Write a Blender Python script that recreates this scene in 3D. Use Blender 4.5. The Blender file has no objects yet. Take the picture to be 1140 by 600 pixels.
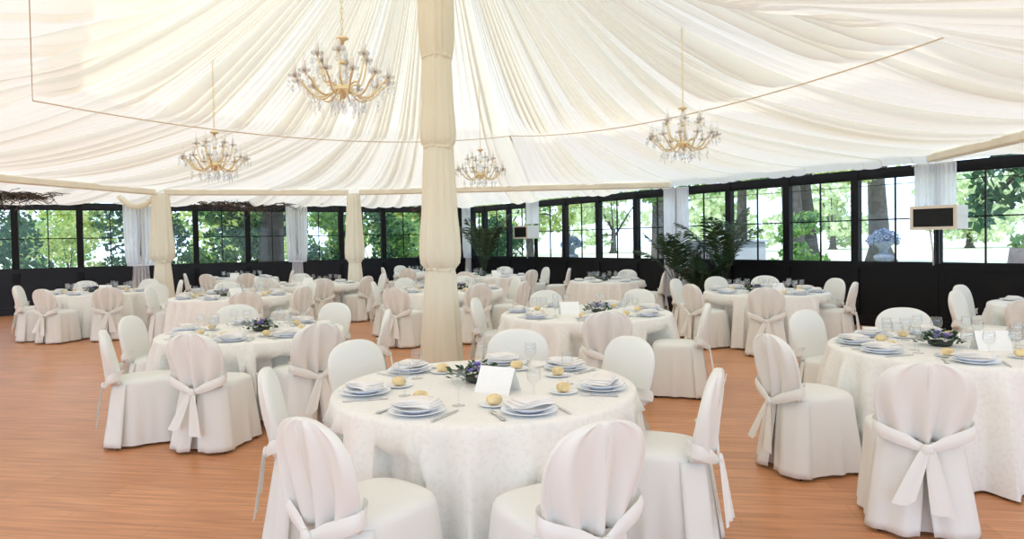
import bpy, math, random
import numpy as np
from mathutils import Vector, Matrix
PI = math.pi
S = bpy.context.scene
COL = S.collection
rnd = random.Random(7)

# ------------------------------------------------------------------ materials
def new_mat(name):
    m = bpy.data.materials.new(name); m.use_nodes = True
    nt = m.node_tree; nt.nodes.clear()
    out = nt.nodes.new('ShaderNodeOutputMaterial')
    return m, nt, out
def N(nt, t, **kw):
    n = nt.nodes.new(t)
    for k, v in kw.items():
        if k in n.inputs: n.inputs[k].default_value = v
        else: setattr(n, k, v)
    return n
def rgba(c): return (c[0], c[1], c[2], 1)
def principled(name, col, rough=.5, metal=0, spec=.5, var=0.0, vscale=8, bump=0.0, bscale=60, sheen=0, trans=0, coat=0):
    m, nt, out = new_mat(name)
    p = N(nt, 'ShaderNodeBsdfPrincipled', Roughness=rough, Metallic=metal)
    p.inputs['Base Color'].default_value = rgba(col)
    p.inputs['Specular IOR Level'].default_value = spec
    p.inputs['Sheen Weight'].default_value = sheen
    p.inputs['Coat Weight'].default_value = coat
    nt.links.new(p.outputs[0], out.inputs[0])
    if var or bump:
        tc = N(nt, 'ShaderNodeTexCoord')
    if var:
        no = N(nt, 'ShaderNodeTexNoise', Scale=vscale, Detail=4)
        nt.links.new(tc.outputs['Object'], no.inputs['Vector'])
        r = N(nt, 'ShaderNodeValToRGB')
        r.color_ramp.elements[0].position = .3; r.color_ramp.elements[1].position = .7
        r.color_ramp.elements[0].color = rgba([c * (1 - var) for c in col])
        r.color_ramp.elements[1].color = rgba([min(1, c * (1 + var)) for c in col])
        nt.links.new(no.outputs['Fac'], r.inputs[0]); nt.links.new(r.outputs[0], p.inputs['Base Color'])
    if bump:
        nb = N(nt, 'ShaderNodeTexNoise', Scale=bscale, Detail=3)
        nt.links.new(tc.outputs['Object'], nb.inputs['Vector'])
        b = N(nt, 'ShaderNodeBump', Strength=bump, Distance=.01)
        nt.links.new(nb.outputs['Fac'], b.inputs['Height']); nt.links.new(b.outputs[0], p.inputs['Normal'])
    return m
def cloth_mat(name, col, transl, tcol=None, weave=500, clear=0.0):
    m, nt, out = new_mat(name)
    d = N(nt, 'ShaderNodeBsdfDiffuse'); d.inputs[0].default_value = rgba(col)
    t = N(nt, 'ShaderNodeBsdfTranslucent'); t.inputs[0].default_value = rgba(tcol or col)
    mx = N(nt, 'ShaderNodeMixShader', Fac=transl)
    nt.links.new(d.outputs[0], mx.inputs[1]); nt.links.new(t.outputs[0], mx.inputs[2])
    last = mx
    tc = N(nt, 'ShaderNodeTexCoord')
    nb = N(nt, 'ShaderNodeTexNoise', Scale=weave, Detail=2)
    nt.links.new(tc.outputs['Object'], nb.inputs['Vector'])
    b = N(nt, 'ShaderNodeBump', Strength=.08, Distance=.002)
    nt.links.new(nb.outputs['Fac'], b.inputs['Height']); nt.links.new(b.outputs[0], d.inputs['Normal'])
    if clear:
        tr = N(nt, 'ShaderNodeBsdfTransparent')
        m2 = N(nt, 'ShaderNodeMixShader', Fac=clear)
        nt.links.new(mx.outputs[0], m2.inputs[1]); nt.links.new(tr.outputs[0], m2.inputs[2]); last = m2
    nt.links.new(last.outputs[0], out.inputs[0])
    return m
def damask_mat(name, base, fig):
    m, nt, out = new_mat(name)
    p = N(nt, 'ShaderNodeBsdfPrincipled', Roughness=.55)
    p.inputs['Sheen Weight'].default_value = .15
    tc = N(nt, 'ShaderNodeTexCoord')
    w = N(nt, 'ShaderNodeTexNoise', Scale=9, Detail=2)
    nt.links.new(tc.outputs['Object'], w.inputs['Vector'])
    mxv = N(nt, 'ShaderNodeMixRGB', blend_type='ADD', Fac=.12)
    nt.links.new(tc.outputs['Object'], mxv.inputs[1]); nt.links.new(w.outputs['Color'], mxv.inputs[2])
    v = N(nt, 'ShaderNodeTexVoronoi', Scale=34); v.feature = 'F1'
    nt.links.new(mxv.outputs[0], v.inputs['Vector'])
    n2 = N(nt, 'ShaderNodeTexNoise', Scale=60, Detail=3)
    nt.links.new(tc.outputs['Object'], n2.inputs['Vector'])
    ad = N(nt, 'ShaderNodeMath', operation='ADD'); nt.links.new(v.outputs['Distance'], ad.inputs[0]); nt.links.new(n2.outputs['Fac'], ad.inputs[1])
    r = N(nt, 'ShaderNodeValToRGB'); e = r.color_ramp.elements
    e[0].position = .86; e[1].position = .93; e[0].color = rgba(fig); e[1].color = rgba(base)
    nt.links.new(ad.outputs[0], r.inputs[0]); nt.links.new(r.outputs[0], p.inputs['Base Color'])
    rr = N(nt, 'ShaderNodeMapRange'); rr.inputs[1].default_value = .86; rr.inputs[2].default_value = .93
    rr.inputs[3].default_value = .36; rr.inputs[4].default_value = .6
    nt.links.new(ad.outputs[0], rr.inputs[0]); nt.links.new(rr.outputs[0], p.inputs['Roughness'])
    nt.links.new(p.outputs[0], out.inputs[0])
    return m
def leaf_mat(name, c1, c2, transl=.35):
    m, nt, out = new_mat(name)
    oi = N(nt, 'ShaderNodeNewGeometry')
    r = N(nt, 'ShaderNodeValToRGB'); e = r.color_ramp.elements
    e[0].color = rgba(c1); e[1].color = rgba(c2)
    nt.links.new(oi.outputs['Random Per Island'], r.inputs[0])
    d = N(nt, 'ShaderNodeBsdfPrincipled', Roughness=.45)
    t = N(nt, 'ShaderNodeBsdfTranslucent'); mx = N(nt, 'ShaderNodeMixShader', Fac=transl)
    nt.links.new(r.outputs[0], d.inputs['Base Color']); nt.links.new(r.outputs[0], t.inputs[0])
    nt.links.new(d.outputs[0], mx.inputs[1]); nt.links.new(t.outputs[0], mx.inputs[2]); nt.links.new(mx.outputs[0], out.inputs[0])
    return m
def thin_glass(name, tint=(1, 1, 1), refl=.08, rough=.02):
    m, nt, out = new_mat(name)
    t = N(nt, 'ShaderNodeBsdfTransparent'); t.inputs[0].default_value = rgba(tint)
    g = N(nt, 'ShaderNodeBsdfGlossy', Roughness=rough)
    f = N(nt, 'ShaderNodeLayerWeight', Blend=.5)
    pw = N(nt, 'ShaderNodeMath', operation='POWER'); pw.inputs[1].default_value = 5.0
    nt.links.new(f.outputs['Facing'], pw.inputs[0])
    mu = N(nt, 'ShaderNodeMath', operation='MULTIPLY_ADD'); mu.inputs[1].default_value = .55; mu.inputs[2].default_value = refl
    nt.links.new(pw.outputs[0], mu.inputs[0])
    mx = N(nt, 'ShaderNodeMixShader'); nt.links.new(mu.outputs[0], mx.inputs[0])
    nt.links.new(t.outputs[0], mx.inputs[1]); nt.links.new(g.outputs[0], mx.inputs[2]); nt.links.new(mx.outputs[0], out.inputs[0])
    return m
def wood_floor():
    m, nt, out = new_mat('orange_laminate')
    p = N(nt, 'ShaderNodeBsdfPrincipled', Roughness=.34)
    p.inputs['Specular IOR Level'].default_value = .4
    tc = N(nt, 'ShaderNodeTexCoord'); mp = N(nt, 'ShaderNodeMapping'); mp.inputs['Rotation'].default_value = (0, 0, math.radians(9))
    nt.links.new(tc.outputs['Object'], mp.inputs[0])
    br = N(nt, 'ShaderNodeTexBrick', Scale=1.0)
    br.inputs['Brick Width'].default_value = 1.3; br.inputs['Row Height'].default_value = .19; br.inputs['Mortar Size'].default_value = .0012
    br.inputs['Color1'].default_value = (.56, .245, .105, 1); br.inputs['Color2'].default_value = (.64, .295, .135, 1); br.inputs['Mortar'].default_value = (.34, .13, .055, 1)
    br.inputs['Bias'].default_value = .0
    nt.links.new(mp.outputs[0], br.inputs['Vector'])
    m2 = N(nt, 'ShaderNodeMapping'); m2.inputs['Scale'].default_value = (1.2, 22, 1); nt.links.new(mp.outputs[0], m2.inputs[0])
    no = N(nt, 'ShaderNodeTexNoise', Scale=1.6, Detail=6); nt.links.new(m2.outputs[0], no.inputs['Vector'])
    r = N(nt, 'ShaderNodeValToRGB'); r.color_ramp.elements[0].color = (.78, .74, .7, 1); r.color_ramp.elements[1].color = (1.1, 1.1, 1.1, 1)
    r.color_ramp.elements[0].position = .35; r.color_ramp.elements[1].position = .65
    nt.links.new(no.outputs['Fac'], r.inputs[0])
    mx = N(nt, 'ShaderNodeMixRGB', blend_type='MULTIPLY', Fac=1); nt.links.new(br.outputs['Color'], mx.inputs[1]); nt.links.new(r.outputs[0], mx.inputs[2])
    nt.links.new(mx.outputs[0], p.inputs['Base Color']); nt.links.new(p.outputs[0], out.inputs[0])
    return m
def ground_mat():
    m, nt, out = new_mat('lawn_turf')
    p = N(nt, 'ShaderNodeBsdfPrincipled', Roughness=.95)
    tc = N(nt, 'ShaderNodeTexCoord'); no = N(nt, 'ShaderNodeTexNoise', Scale=.35, Detail=6)
    nt.links.new(tc.outputs['Object'], no.inputs['Vector'])
    r = N(nt, 'ShaderNodeValToRGB'); e = r.color_ramp.elements
    e[0].position = .3; e[1].position = .6; e[0].color = (.60, .66, .38, 1); e[1].color = (.82, .82, .64, 1)
    nt.links.new(no.outputs['Fac'], r.inputs[0]); nt.links.new(r.outputs[0], p.inputs['Base Color']); nt.links.new(p.outputs[0], out.inputs[0])
    return m

M = dict(
    ceil=cloth_mat('roof_voile', (.90, .885, .775), .44, (.98, .925, .765), 300),
    shade_sheet=cloth_mat('unseen_shade_sheet', (.95, .95, .95), .5, None, 50, .56),  # for the unseen sheet added to dim the outer ceiling
    pole=cloth_mat('cream_drape', (.92, .885, .75), .15, (.95, .90, .74), 300),
    beam=principled('beam_fabric', (.86, .79, .64), .8, var=.06, vscale=3),
    sheer=cloth_mat('sheer_voile', (.95, .96, .98), .45, (.97, .98, 1), 300, .06),
    chair=cloth_mat('chair_cotton', (.855, .862, .825), .06, (.90, .89, .80), 700),
    damask=damask_mat('white_damask', (.875, .872, .83), (.835, .83, .785)),
    black=principled('black_frame_paint', (.006, .0065, .008), .5, spec=.2),
    navy=principled('blue_reflection_panel', (.007, .009, .014), .4, spec=.3),  # navy tint paints a reflection into the dark left panels
    floor=wood_floor(),
    gold=principled('aged_gold', (.90, .77, .50), .35, .8),
    rope=principled('tan_cord', (.72, .60, .42), .8),
    crystal=thin_glass('cut_crystal', (.96, .965, .975), .30, .12),
    glass=thin_glass('drinking_glass', (.98, .985, .985), .07, .02),
    pane=thin_glass('window_glass', (.97, .985, .98), .015, .02),
    candle=principled('ivory_candle', (.92, .91, .88), .4),
    china=principled('white_porcelain', (.86, .89, .94), .16, spec=.6),
    napkin=cloth_mat('napkin_linen', (.93, .91, .88), .1, None, 600),
    bread=principled('bread_crust', (.82, .64, .34), .6, var=.25, vscale=18),
    steel=principled('polished_steel', (.72, .72, .74), .16, 1.0),
    card=principled('white_card', (.93, .93, .91), .7, var=.015, vscale=40),
    leg=principled('dark_wood_leg', (.05, .03, .02), .4, var=.2, vscale=12),
    fleaf=leaf_mat('bouquet_leaf', (.015, .05, .02), (.06, .13, .05), .2),
    lilac=principled('lilac_petal', (.50, .42, .78), .6, var=.2, vscale=30),
    whitep=principled('white_petal', (.85, .83, .80), .6, var=.08, vscale=30),
    dish=principled('dark_dish', (.03, .04, .03), .4, var=.2, vscale=20),
    palm=leaf_mat('palm_leaf', (.012, .035, .014), (.04, .085, .03), .2),
    pot=principled('black_pot', (.02, .02, .022), .5, var=.2, vscale=6),
    bark=principled('grey_bark', (.11, .095, .09), .9, var=.35, vscale=5, bump=.6, bscale=9),
    darkbark=principled('dark_bark', (.055, .05, .045), .9, var=.35, vscale=5, bump=.6, bscale=9),
    leafD=leaf_mat('deep_green_leaf', (.02, .075, .04), (.075, .19, .08)),
    leafM=leaf_mat('mid_green_leaf', (.09, .24, .08), (.32, .50, .14), .42),
    leafL=leaf_mat('light_green_leaf', (.36, .48, .12), (.72, .78, .32), .45),
    leafP=leaf_mat('hazy_green_leaf', (.50, .62, .34), (.78, .84, .56)),  # distance haze put into the leaf colour of the far trees
    ground=ground_mat(),
    stone=principled('blue_grey_stone', (.17, .20, .26), .85, var=.25, vscale=9, bump=.4, bscale=20),
    stoneflower=leaf_mat('blue_grey_flower', (.12, .17, .28), (.34, .40, .52), .15),
    enamel=principled('white_enamel', (.80, .80, .76), .4, var=.03, vscale=4),
    hbeige=principled('beige_bezel', (.78, .70, .58), .45, var=.03, vscale=4),
    grille=principled('black_grille', (.008, .008, .008), .6),
    unit=principled('grey_white_metal', (.60, .66, .70), .5, var=.06, vscale=2),
    twig=principled('dried_twig', (.10, .075, .055), .9, var=.3, vscale=20),
    canvas=principled('white_canvas', (.82, .82, .82), .8, var=.03, vscale=3),
    barrel=principled('grey_barrel', (.16, .14, .14), .8, var=.2, vscale=6),
)

# ------------------------------------------------------------------ mesh helpers
class MB:
    def __init__(s): s.v = []; s.f = []
    def add(s, v, f):
        o = len(s.v); s.v.extend([tuple(p) for p in v]); s.f.extend([tuple(i + o for i in q) for q in f]); return s
    def box(s, c, d, rz=0, bev=0.0):
        x, y, z = d[0] / 2, d[1] / 2, d[2] / 2
        ca, sa = math.cos(rz), math.sin(rz)
        if bev:
            b = min(bev, x * .45, y * .45, z * .45)
            rings = []
            for zz, k in ((-z, b), (-z + b, 0), (z - b, 0), (z, b)):
                X, Y = x - k, y - k
                rings.append([(-X + (0 if k else b), -Y, zz), (X - (0 if k else b), -Y, zz), (X, -Y + (0 if k else b), zz), (X, Y - (0 if k else b), zz),
                              (X - (0 if k else b), Y, zz), (-X + (0 if k else b), Y, zz), (-X, Y - (0 if k else b), zz), (-X, -Y + (0 if k else b), zz)])
            v = [p for r in rings for p in r]; n = 8
            f = [(i * n + j, i * n + (j + 1) % n, (i + 1) * n + (j + 1) % n, (i + 1) * n + j) for i in range(3) for j in range(n)]
            f += [tuple(range(n - 1, -1, -1)), tuple(range(3 * n, 4 * n))]
        else:
            v = [(-x, -y, -z), (x, -y, -z), (x, y, -z), (-x, y, -z), (-x, -y, z), (x, -y, z), (x, y, z), (-x, y, z)]
            f = [(3, 2, 1, 0), (4, 5, 6, 7), (0, 1, 5, 4), (1, 2, 6, 5), (2, 3, 7, 6), (3, 0, 4, 7)]
        v = [(c[0] + p[0] * ca - p[1] * sa, c[1] + p[0] * sa + p[1] * ca, c[2] + p[2]) for p in v]
        return s.add(v, f)
    def loops(s, L, cap0=True, cap1=True, closed=True):
        n = len(L[0]); v = [p for l in L for p in l]; f = []
        m = n if closed else n - 1
        for i in range(len(L) - 1):
            for j in range(m):
                f.append((i * n + j, i * n + (j + 1) % n, (i + 1) * n + (j + 1) % n, (i + 1) * n + j))
        if cap0: f.append(tuple(range(n - 1, -1, -1)))
        if cap1: f.append(tuple(range((len(L) - 1) * n, len(L) * n)))
        return s.add(v, f)
    def lathe(s, prof, n=16, c=(0, 0, 0), cap0=True, cap1=True):
        L = [[(c[0] + r * math.cos(2 * PI * j / n), c[1] + r * math.sin(2 * PI * j / n), c[2] + z) for j in range(n)] for r, z in prof]
        return s.loops(L, cap0, cap1)
    def tube(s, pts, r, n=6, cap=True):
        pts = [Vector(p) for p in pts]; L = []
        rs = r if isinstance(r, (list, tuple)) else [r] * len(pts)
        prev = None
        for i, p in enumerate(pts):
            t = (pts[min(i + 1, len(pts) - 1)] - pts[max(i - 1, 0)])
            if t.length < 1e-9: t = Vector((0, 0, 1))
            t.normalize()
            if prev is None:
                a = Vector((0, 0, 1)) if abs(t.z) < .9 else Vector((1, 0, 0))
                u = t.cross(a).normalized()
            else:
                u = (prev - t * prev.dot(t)); u = u.normalized() if u.length > 1e-6 else t.orthogonal().normalized()
            prev = u; w = t.cross(u)
            L.append([tuple(p + (u * math.cos(2 * PI * j / n) + w * math.sin(2 * PI * j / n)) * rs[i]) for j in range(n)])
        return s.loops(L, cap, cap)
    def ball(s, c, r, nu=10, nv=7, sc=(1, 1, 1)):
        prof = []
        L = []
        for i in range(1, nv):
            a = PI * i / nv
            L.append([(c[0] + sc[0] * r * math.sin(a) * math.cos(2 * PI * j / nu), c[1] + sc[1] * r * math.sin(a) * math.sin(2 * PI * j / nu), c[2] - sc[2] * r * math.cos(a)) for j in range(nu)])
        return s.loops(L)
    def grid(s, P):
        nu, nv = len(P), len(P[0]); v = [p for r in P for p in r]
        f = [(i * nv + j, (i + 1) * nv + j, (i + 1) * nv + j + 1, i * nv + j + 1) for i in range(nu - 1) for j in range(nv - 1)]
        return s.add(v, f)
    def build(s, name, mat, parent=None, smooth=True, loc=None, rz=None, solid=0):
        me = bpy.data.meshes.new(name); me.from_pydata(s.v, [], s.f); me.update()
        if smooth: me.polygons.foreach_set('use_smooth', [True] * len(me.polygons))
        me.materials.append(M[mat] if isinstance(mat, str) else mat)
        o = bpy.data.objects.new(name, me); COL.objects.link(o)
        if parent is not None: o.parent = parent
        if loc is not None: o.location = loc
        if rz is not None: o.rotation_euler = (0, 0, rz)
        if solid:
            md = o.modifiers.new('thickness', 'SOLIDIFY'); md.thickness = solid; md.offset = 0
        return o
def tag(o, label=None, cat=None, group=None, kind=None):
    if label: o['label'] = label
    if cat: o['category'] = cat
    if group: o['group'] = group
    if kind: o['kind'] = kind
    return o
def empty(name, loc, rz=0, label=None, cat=None, group=None):
    o = bpy.data.objects.new(name, None); COL.objects.link(o); o.empty_display_size = .1
    o.location = loc; o.rotation_euler = (0, 0, rz)
    return tag(o, label, cat, group)
KIDS = {}
def kids_of(o):
    return [c for c in bpy.data.objects if c.parent == o]
def remember(o):
    k = kids_of(o); KIDS[o.name] = k
    for c in k: remember(c)
def copy_tree(o, parent=None):
    c = o.copy(); COL.objects.link(c); c.parent = parent
    for ch in KIDS.get(o.name, ()): copy_tree(ch, c)
    return c
class Proto:
    """one built thing, then its copies; the first placement uses the built thing itself"""
    def __init__(s, root): s.o = root; s.used = False; remember(root)
    def place(s, loc, rz, label, group=None, scale=1.0):
        o = s.o if not s.used else copy_tree(s.o)
        s.used = True
        o.location = loc; o.rotation_euler = (0, 0, rz); o['label'] = label
        if group: o['group'] = group
        if scale != 1.0: o.scale = (scale,) * 3
        return o

# ------------------------------------------------------------------ plan of the place (metres, camera at the origin looking along +y)
POLE = (-.87, 8.2)
CORNER = (-1.62, 22.45)
LDIR = Vector((-.866, -.5, 0)).normalized()   # along the left wall, away from the corner
RDIR = Vector((.584, -.812, 0)).normalized()  # along the right wall
LW0 = Vector((-11.97, 16.26, 0)); LW1 = Vector((-1.69, 22.2, 0)); LU = (LW0 - LW1).normalized()
RW0 = Vector((.70, 19.40, 0)); RW1 = Vector((6.86, 10.83, 0)); RU = (RW1 - RW0).normalized()
LN = Vector((-LU.y, LU.x, 0)); LN = LN if LN.y < 0 else -LN       # into the room
RN = Vector((-RU.y, RU.x, 0)); RN = RN if RN.x < 0 else -RN
WTOP, WINT, SILL = 2.72, 2.56, 1.10

def struct(o, name=None): o['kind'] = 'structure'; return o

# ------------------------------------------------------------------ floor and ground
mb = MB(); mb.box((-2, 9.5, -.05), (44, 30, .1)); 
fl = MB()
fl.add([(-24, -5, 0), (16, -5, 0), (16, -1.9, 0), (-1.55, 22.7, 0), (-24, 9.4, 0), (-24, -5, -.1), (16, -5, -.1), (16, -1.9, -.1), (-1.55, 22.7, -.1), (-24, 9.4, -.1)],
       [(0, 1, 2, 3, 4), (9, 8, 7, 6, 5), (0, 5, 6, 1), (1, 6, 7, 2), (2, 7, 8, 3), (3, 8, 9, 4), (4, 9, 5, 0)])
struct(fl.build('floor', 'floor', smooth=False))
g = MB(); n = 40
P = []
for i in range(n + 1):
    row = []
    for j in range(n + 1):
        x, y = -110 + 220 * i / n, -30 + 170 * j / n
        row.append((x, y, -.14 + .0))
    P.append(row)
g.grid(P); struct(g.build('ground', 'ground'))

# ------------------------------------------------------------------ window walls
bay_l, bay_r = 1.319, 1.319
def wall_frame(name, p0, u, nrm, s_list, mat_low):
    """dark lower panels and header along a wall; posts, windows separately"""
    s0, s1 = s_list[0], s_list[-1]
    mid = p0 + u * ((s0 + s1) / 2); L = s1 - s0; ang = math.atan2(u.y, u.x)
    m = MB()
    m.box((mid.x, mid.y, SILL / 2), (L, .07, SILL), ang)
    # raised kick strip and panel rails
    q = mid + nrm * .045
    m.box((q.x, q.y, .09), (L, .03, .18), ang)
    m.box((q.x, q.y, SILL - .05), (L, .05, .10), ang)
    m.box((mid.x, mid.y, (WTOP + WINT) / 2), (L, .10, WTOP - WINT), ang)
    return struct(m.build(name, mat_low, smooth=False))
win_i = [0]; trim_i = [0]
def trim(m, mat, smooth=False):
    trim_i[0] += 1
    return struct(m.build('trim_%d' % trim_i[0], mat, smooth=smooth))
def window(p, q, nrm, crossz):
    win_i[0] += 1
    u = (q - p); L = u.length; u.normalize(); ang = math.atan2(u.y, u.x); c = (p + q) / 2
    f = MB(); t = .022; w = L - .075
    zc = (SILL + WINT) / 2; hh = WINT - SILL
    for sx in (-1, 1):
        e = c + u * (sx * (w / 2 - t / 2)); f.box((e.x, e.y, zc), (t, .05, hh), ang)
    for z in (SILL + t / 2, WINT - t / 2): f.box((c.x, c.y, z), (w - 2 * t, .05, t), ang)
    o = struct(f.build('window_%d' % win_i[0], 'black', smooth=False))
    g = MB(); g.box((c.x, c.y, zc), (w - 2 * t, .006, hh - 2 * t), ang); g.build('pane', 'pane', o, smooth=False)
    b = MB(); b.box((c.x, c.y, zc), (.022, .03, hh - 2 * t), ang); b.box((c.x, c.y, crossz), (w - 2 * t, .03, .022), ang)
    b.box((c.x, c.y, WINT - .13), (w - 2 * t, .015, .010), ang)
    b.build('muntin', 'black', o, smooth=False)
    return o
SL = [-.9, 0] + [1.3196 * k for k in range(1, 18)]
SR = [-4.0] + [1.319 * k for k in range(-2, 19)]
SR[0] = SR[1] - .70
wall_frame('wall_left', LW1, LU, LN, [SL[0] + .1, SL[-1]], 'navy')
wall_frame('wall_right', RW0, RU, RN, [SR[0], SR[-1]], 'black')
for arr, p0, u, nrm in ((SL, LW1, LU, LN), (SR, RW0, RU, RN)):
    for k, s in enumerate(arr):
        a = p0 + u * s; m = MB()
        thin = arr is SR and min(abs(s), abs(s - 10.552)) < .01        # only a slim mullion behind the heaters
        m.box((a.x, a.y, WTOP / 2), (.13 if arr is SR else .14, .13, WTOP) if not thin else (.03, .09, WTOP), math.atan2(u.y, u.x))
        trim(m, 'black')
    for a, b in zip(arr[:-1], arr[1:]):
        window(p0 + u * a, p0 + u * b, nrm, 1.84)

# ------------------------------------------------------------------ tent ceiling: gathered voile from the pole to a rope ring, to the eave beams, to the walls
def ray_poly(th, poly):
    dx, dy = math.cos(th), math.sin(th); best = None
    for i in range(len(poly)):
        ax, ay = poly[i][0] - POLE[0], poly[i][1] - POLE[1]; bx, by = poly[(i + 1) % len(poly)][0] - POLE[0], poly[(i + 1) % len(poly)][1] - POLE[1]
        ex, ey = bx - ax, by - ay; det = dx * (-ey) + ex * dy
        if abs(det) < 1e-9: continue
        t = (ax * (-ey) + ex * ay) / det; w = (dx * ay - dy * ax) / det
        if t > 0 and -1e-6 <= w <= 1 + 1e-6 and (best is None or t < best[0]): best = (t, i, w)
    return best
RING = [(4.30, 6.50, 3.56), (.00, 13.0, 3.66), (-5.70, 8.10, 3.42), (-2.25, 3.2, 3.55)]
RSAG = (.27, .27, .06, .1)
EAVE = [(5.9, 5.6), (6.4, 8.4), (6.72, 10.78), (3.68, 15.05), (-3.64, 15.6), (-7.6, 14.6), (-8.5, 11.0), (-8.9, 4.5), (-6.5, -.6), (2, -1.2), (5.2, 1.5)]
le = LW1 + LU * 21.4 + LN * .06; re = RW0 + RU * 23.6 + RN * .06
OUTER = [(re.x, re.y), (CORNER[0], CORNER[1] - .08), (le.x, le.y), (le.x, -1.25), (re.x, -1.25)]
BZ = 2.86
prng = random.Random(21)
pleats = []      # (theta0, width, amplitude, overhang)
th = 0.0
while th < 2 * PI:
    w = math.radians(prng.uniform(3.5, 7.5)); nn = prng.randint(3, 5)      # a wide taut panel with slack ripples
    for k in range(nn): pleats.append((th + w * k / nn, w / nn, prng.uniform(.012, .05), .4))
    th += w
    nb = prng.randint(2, 4)                                                # then a gathered bunch
    for k in range(nb):
        w = math.radians(prng.uniform(1.2, 2.5)); pleats.append((th, w, prng.uniform(.12, .24), prng.uniform(1.0, 1.7))); th += w
kf = 2 * PI / th
cols = []
for (t0, w, A, ov) in pleats:
    ns = 7 if ov < .5 else 10
    for k in range(ns):
        u = k / ns
        cols.append(((t0 + w * (u - ov * math.sin(2 * PI * u) / (2 * PI))) * kf, A * .5 * (1 - math.cos(2 * PI * u)), w / A))
drift = [(prng.uniform(0, 2 * PI), prng.uniform(.008, .02), prng.randint(3, 11)) for _ in range(4)]
P = []
NI, NO, NS = 20, 14, 7
swag = [(prng.uniform(0, 2 * PI), prng.randint(9, 17), prng.uniform(.03, .07)) for _ in range(3)]
for (t, h, u) in cols:
    col = []
    b1 = ray_poly(t, [r[:2] for r in RING]); R1 = b1[0]; i, f = b1[1], b1[2]
    za, zb = RING[i][2], RING[(i + 1) % 4][2]
    Z1 = za + (zb - za) * f - RSAG[i] * 4 * f * (1 - f)
    R2 = ray_poly(t, EAVE)[0]; R3 = ray_poly(t, OUTER)[0]; R2 = min(R2, R3 - .08)
    sw = 1 + sum(a * 3 * math.sin(n * t + p) for p, n, a in swag)
    def put(r, z, amp, k):
        tt = t + sum(a * math.sin(m * t + p) * math.sin(PI * min(1, k)) for p, a, m in drift) * .3
        col.append((POLE[0] + r * math.cos(tt), POLE[1] + r * math.sin(tt), z - h * min(amp, 1.25 * u * r)))
    for k in range(NI):
        s = k / NI; r = .22 + (R1 - .22) * s
        put(r, 6.35 + (Z1 - 6.35) * s - .30 * sw * 4 * s * (1 - s), .35 + 1.3 * math.sin(PI * s) ** .7 - .1 * s, s)
    for k in range(NO):
        s = k / NO; r = R1 + (R2 - R1) * s
        put(r, Z1 + (BZ - Z1) * s - .11 * sw * 4 * s * (1 - s), .25 + .35 * math.sin(PI * s), s)
    for k in range(NS + 1):
        s = k / NS; r = R2 + (R3 - R2) * s
        put(r, BZ + (WTOP + .02 - BZ) * s - .06 * min(1, (R3 - R2) / 3) * 4 * s * (1 - s), .22 + .5 * math.sin(PI * s) * min(1, (R3 - R2) / 2), s)
    P.append(col)
P.append(P[0])
c = MB(); c.grid(P)
struct(c.build('ceiling', 'ceil'))
# thin unseen sheet above the voile, added to dim the lower part of the ceiling
P = []
for k in range(181):
    t = 2 * PI * k / 180; b1 = ray_poly(t, [r[:2] for r in RING]); R1 = b1[0]; R2 = ray_poly(t, EAVE)[0]; R3 = ray_poly(t, OUTER)[0]; R2 = min(R2, R3 - .1)
    P.append([(POLE[0] + r * math.cos(t), POLE[1] + r * math.sin(t), z) for r, z in ((R1 * .96, 4.0), (R1 + (R2 - R1) * .5, 3.5), (R2, 3.05), (R3 + .02, 2.95))])
c = MB(); c.grid(P); struct(c.build('ceiling_shade_sheet', 'shade_sheet'))

# rope ring under the voile, its hip cords, and the hanging cord at its corner
def rope_pts(i, n=14):
    a, b = RING[i], RING[(i + 1) % 4]
    return [(a[0] + (b[0] - a[0]) * k / n, a[1] + (b[1] - a[1]) * k / n, a[2] + (b[2] - a[2]) * k / n - RSAG[i] * 4 * (k / n) * (1 - k / n) - .06) for k in range(n + 1)]
for i, lab in ((0, 'thin tan rope under the ceiling voile from the back corner towards the right'), (1, 'thin tan rope under the ceiling voile from the back corner towards the left'),
               (2, 'thin tan cord rising steeply from the left corner of the ceiling rope')):
    m = MB().tube(rope_pts(i), .004 if i == 2 else .008, 6); tag(m.build('hanging_rope', 'rope'), lab, 'rope')
m = MB().tube([(.0, 13.0, 3.60), (.35, 15.2, 3.0), (.70, 19.3, 2.70)], .014, 6)
tag(m.build('hanging_rope', 'rope'), 'dark cord running down the back valley of the ceiling to the window post', 'rope')

# eave beams wrapped in cream fabric
def beam(a, b, r=.065):
    a, b = Vector(a), Vector(b); m = MB(); u = (b - a); L = u.length; ang = math.atan2(u.y, u.x)
    c = (a + b) / 2; m.box((0, 0, 0), (L, 2 * r, 2 * r), 0, .02)
    el = math.asin(u.z / L)
    R = Matrix.Rotation(ang, 3, 'Z') @ Matrix.Rotation(-el, 3, 'Y')
    m.v = [tuple(R @ Vector(p) + c) for p in m.v]
    return trim(m, 'beam')
BH = 2.77
beam((-8.5, 11.0, BH + .0), (-7.66, 14.5, BH)); beam((-8.9, 4.5, BH), (-8.5, 10.95, BH))
beam((-7.5, 14.62, BH), (-3.75, 15.6, BH)); beam((-3.5, 15.6, BH), (3.55, 15.02, BH))
beam((6.62, 10.65, BH), (6.38, 8.4, BH)); beam((6.36, 8.35, BH), (5.9, 5.6, BH)); beam((5.88, 5.55, BH), (5.2, 1.5, BH))

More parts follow.
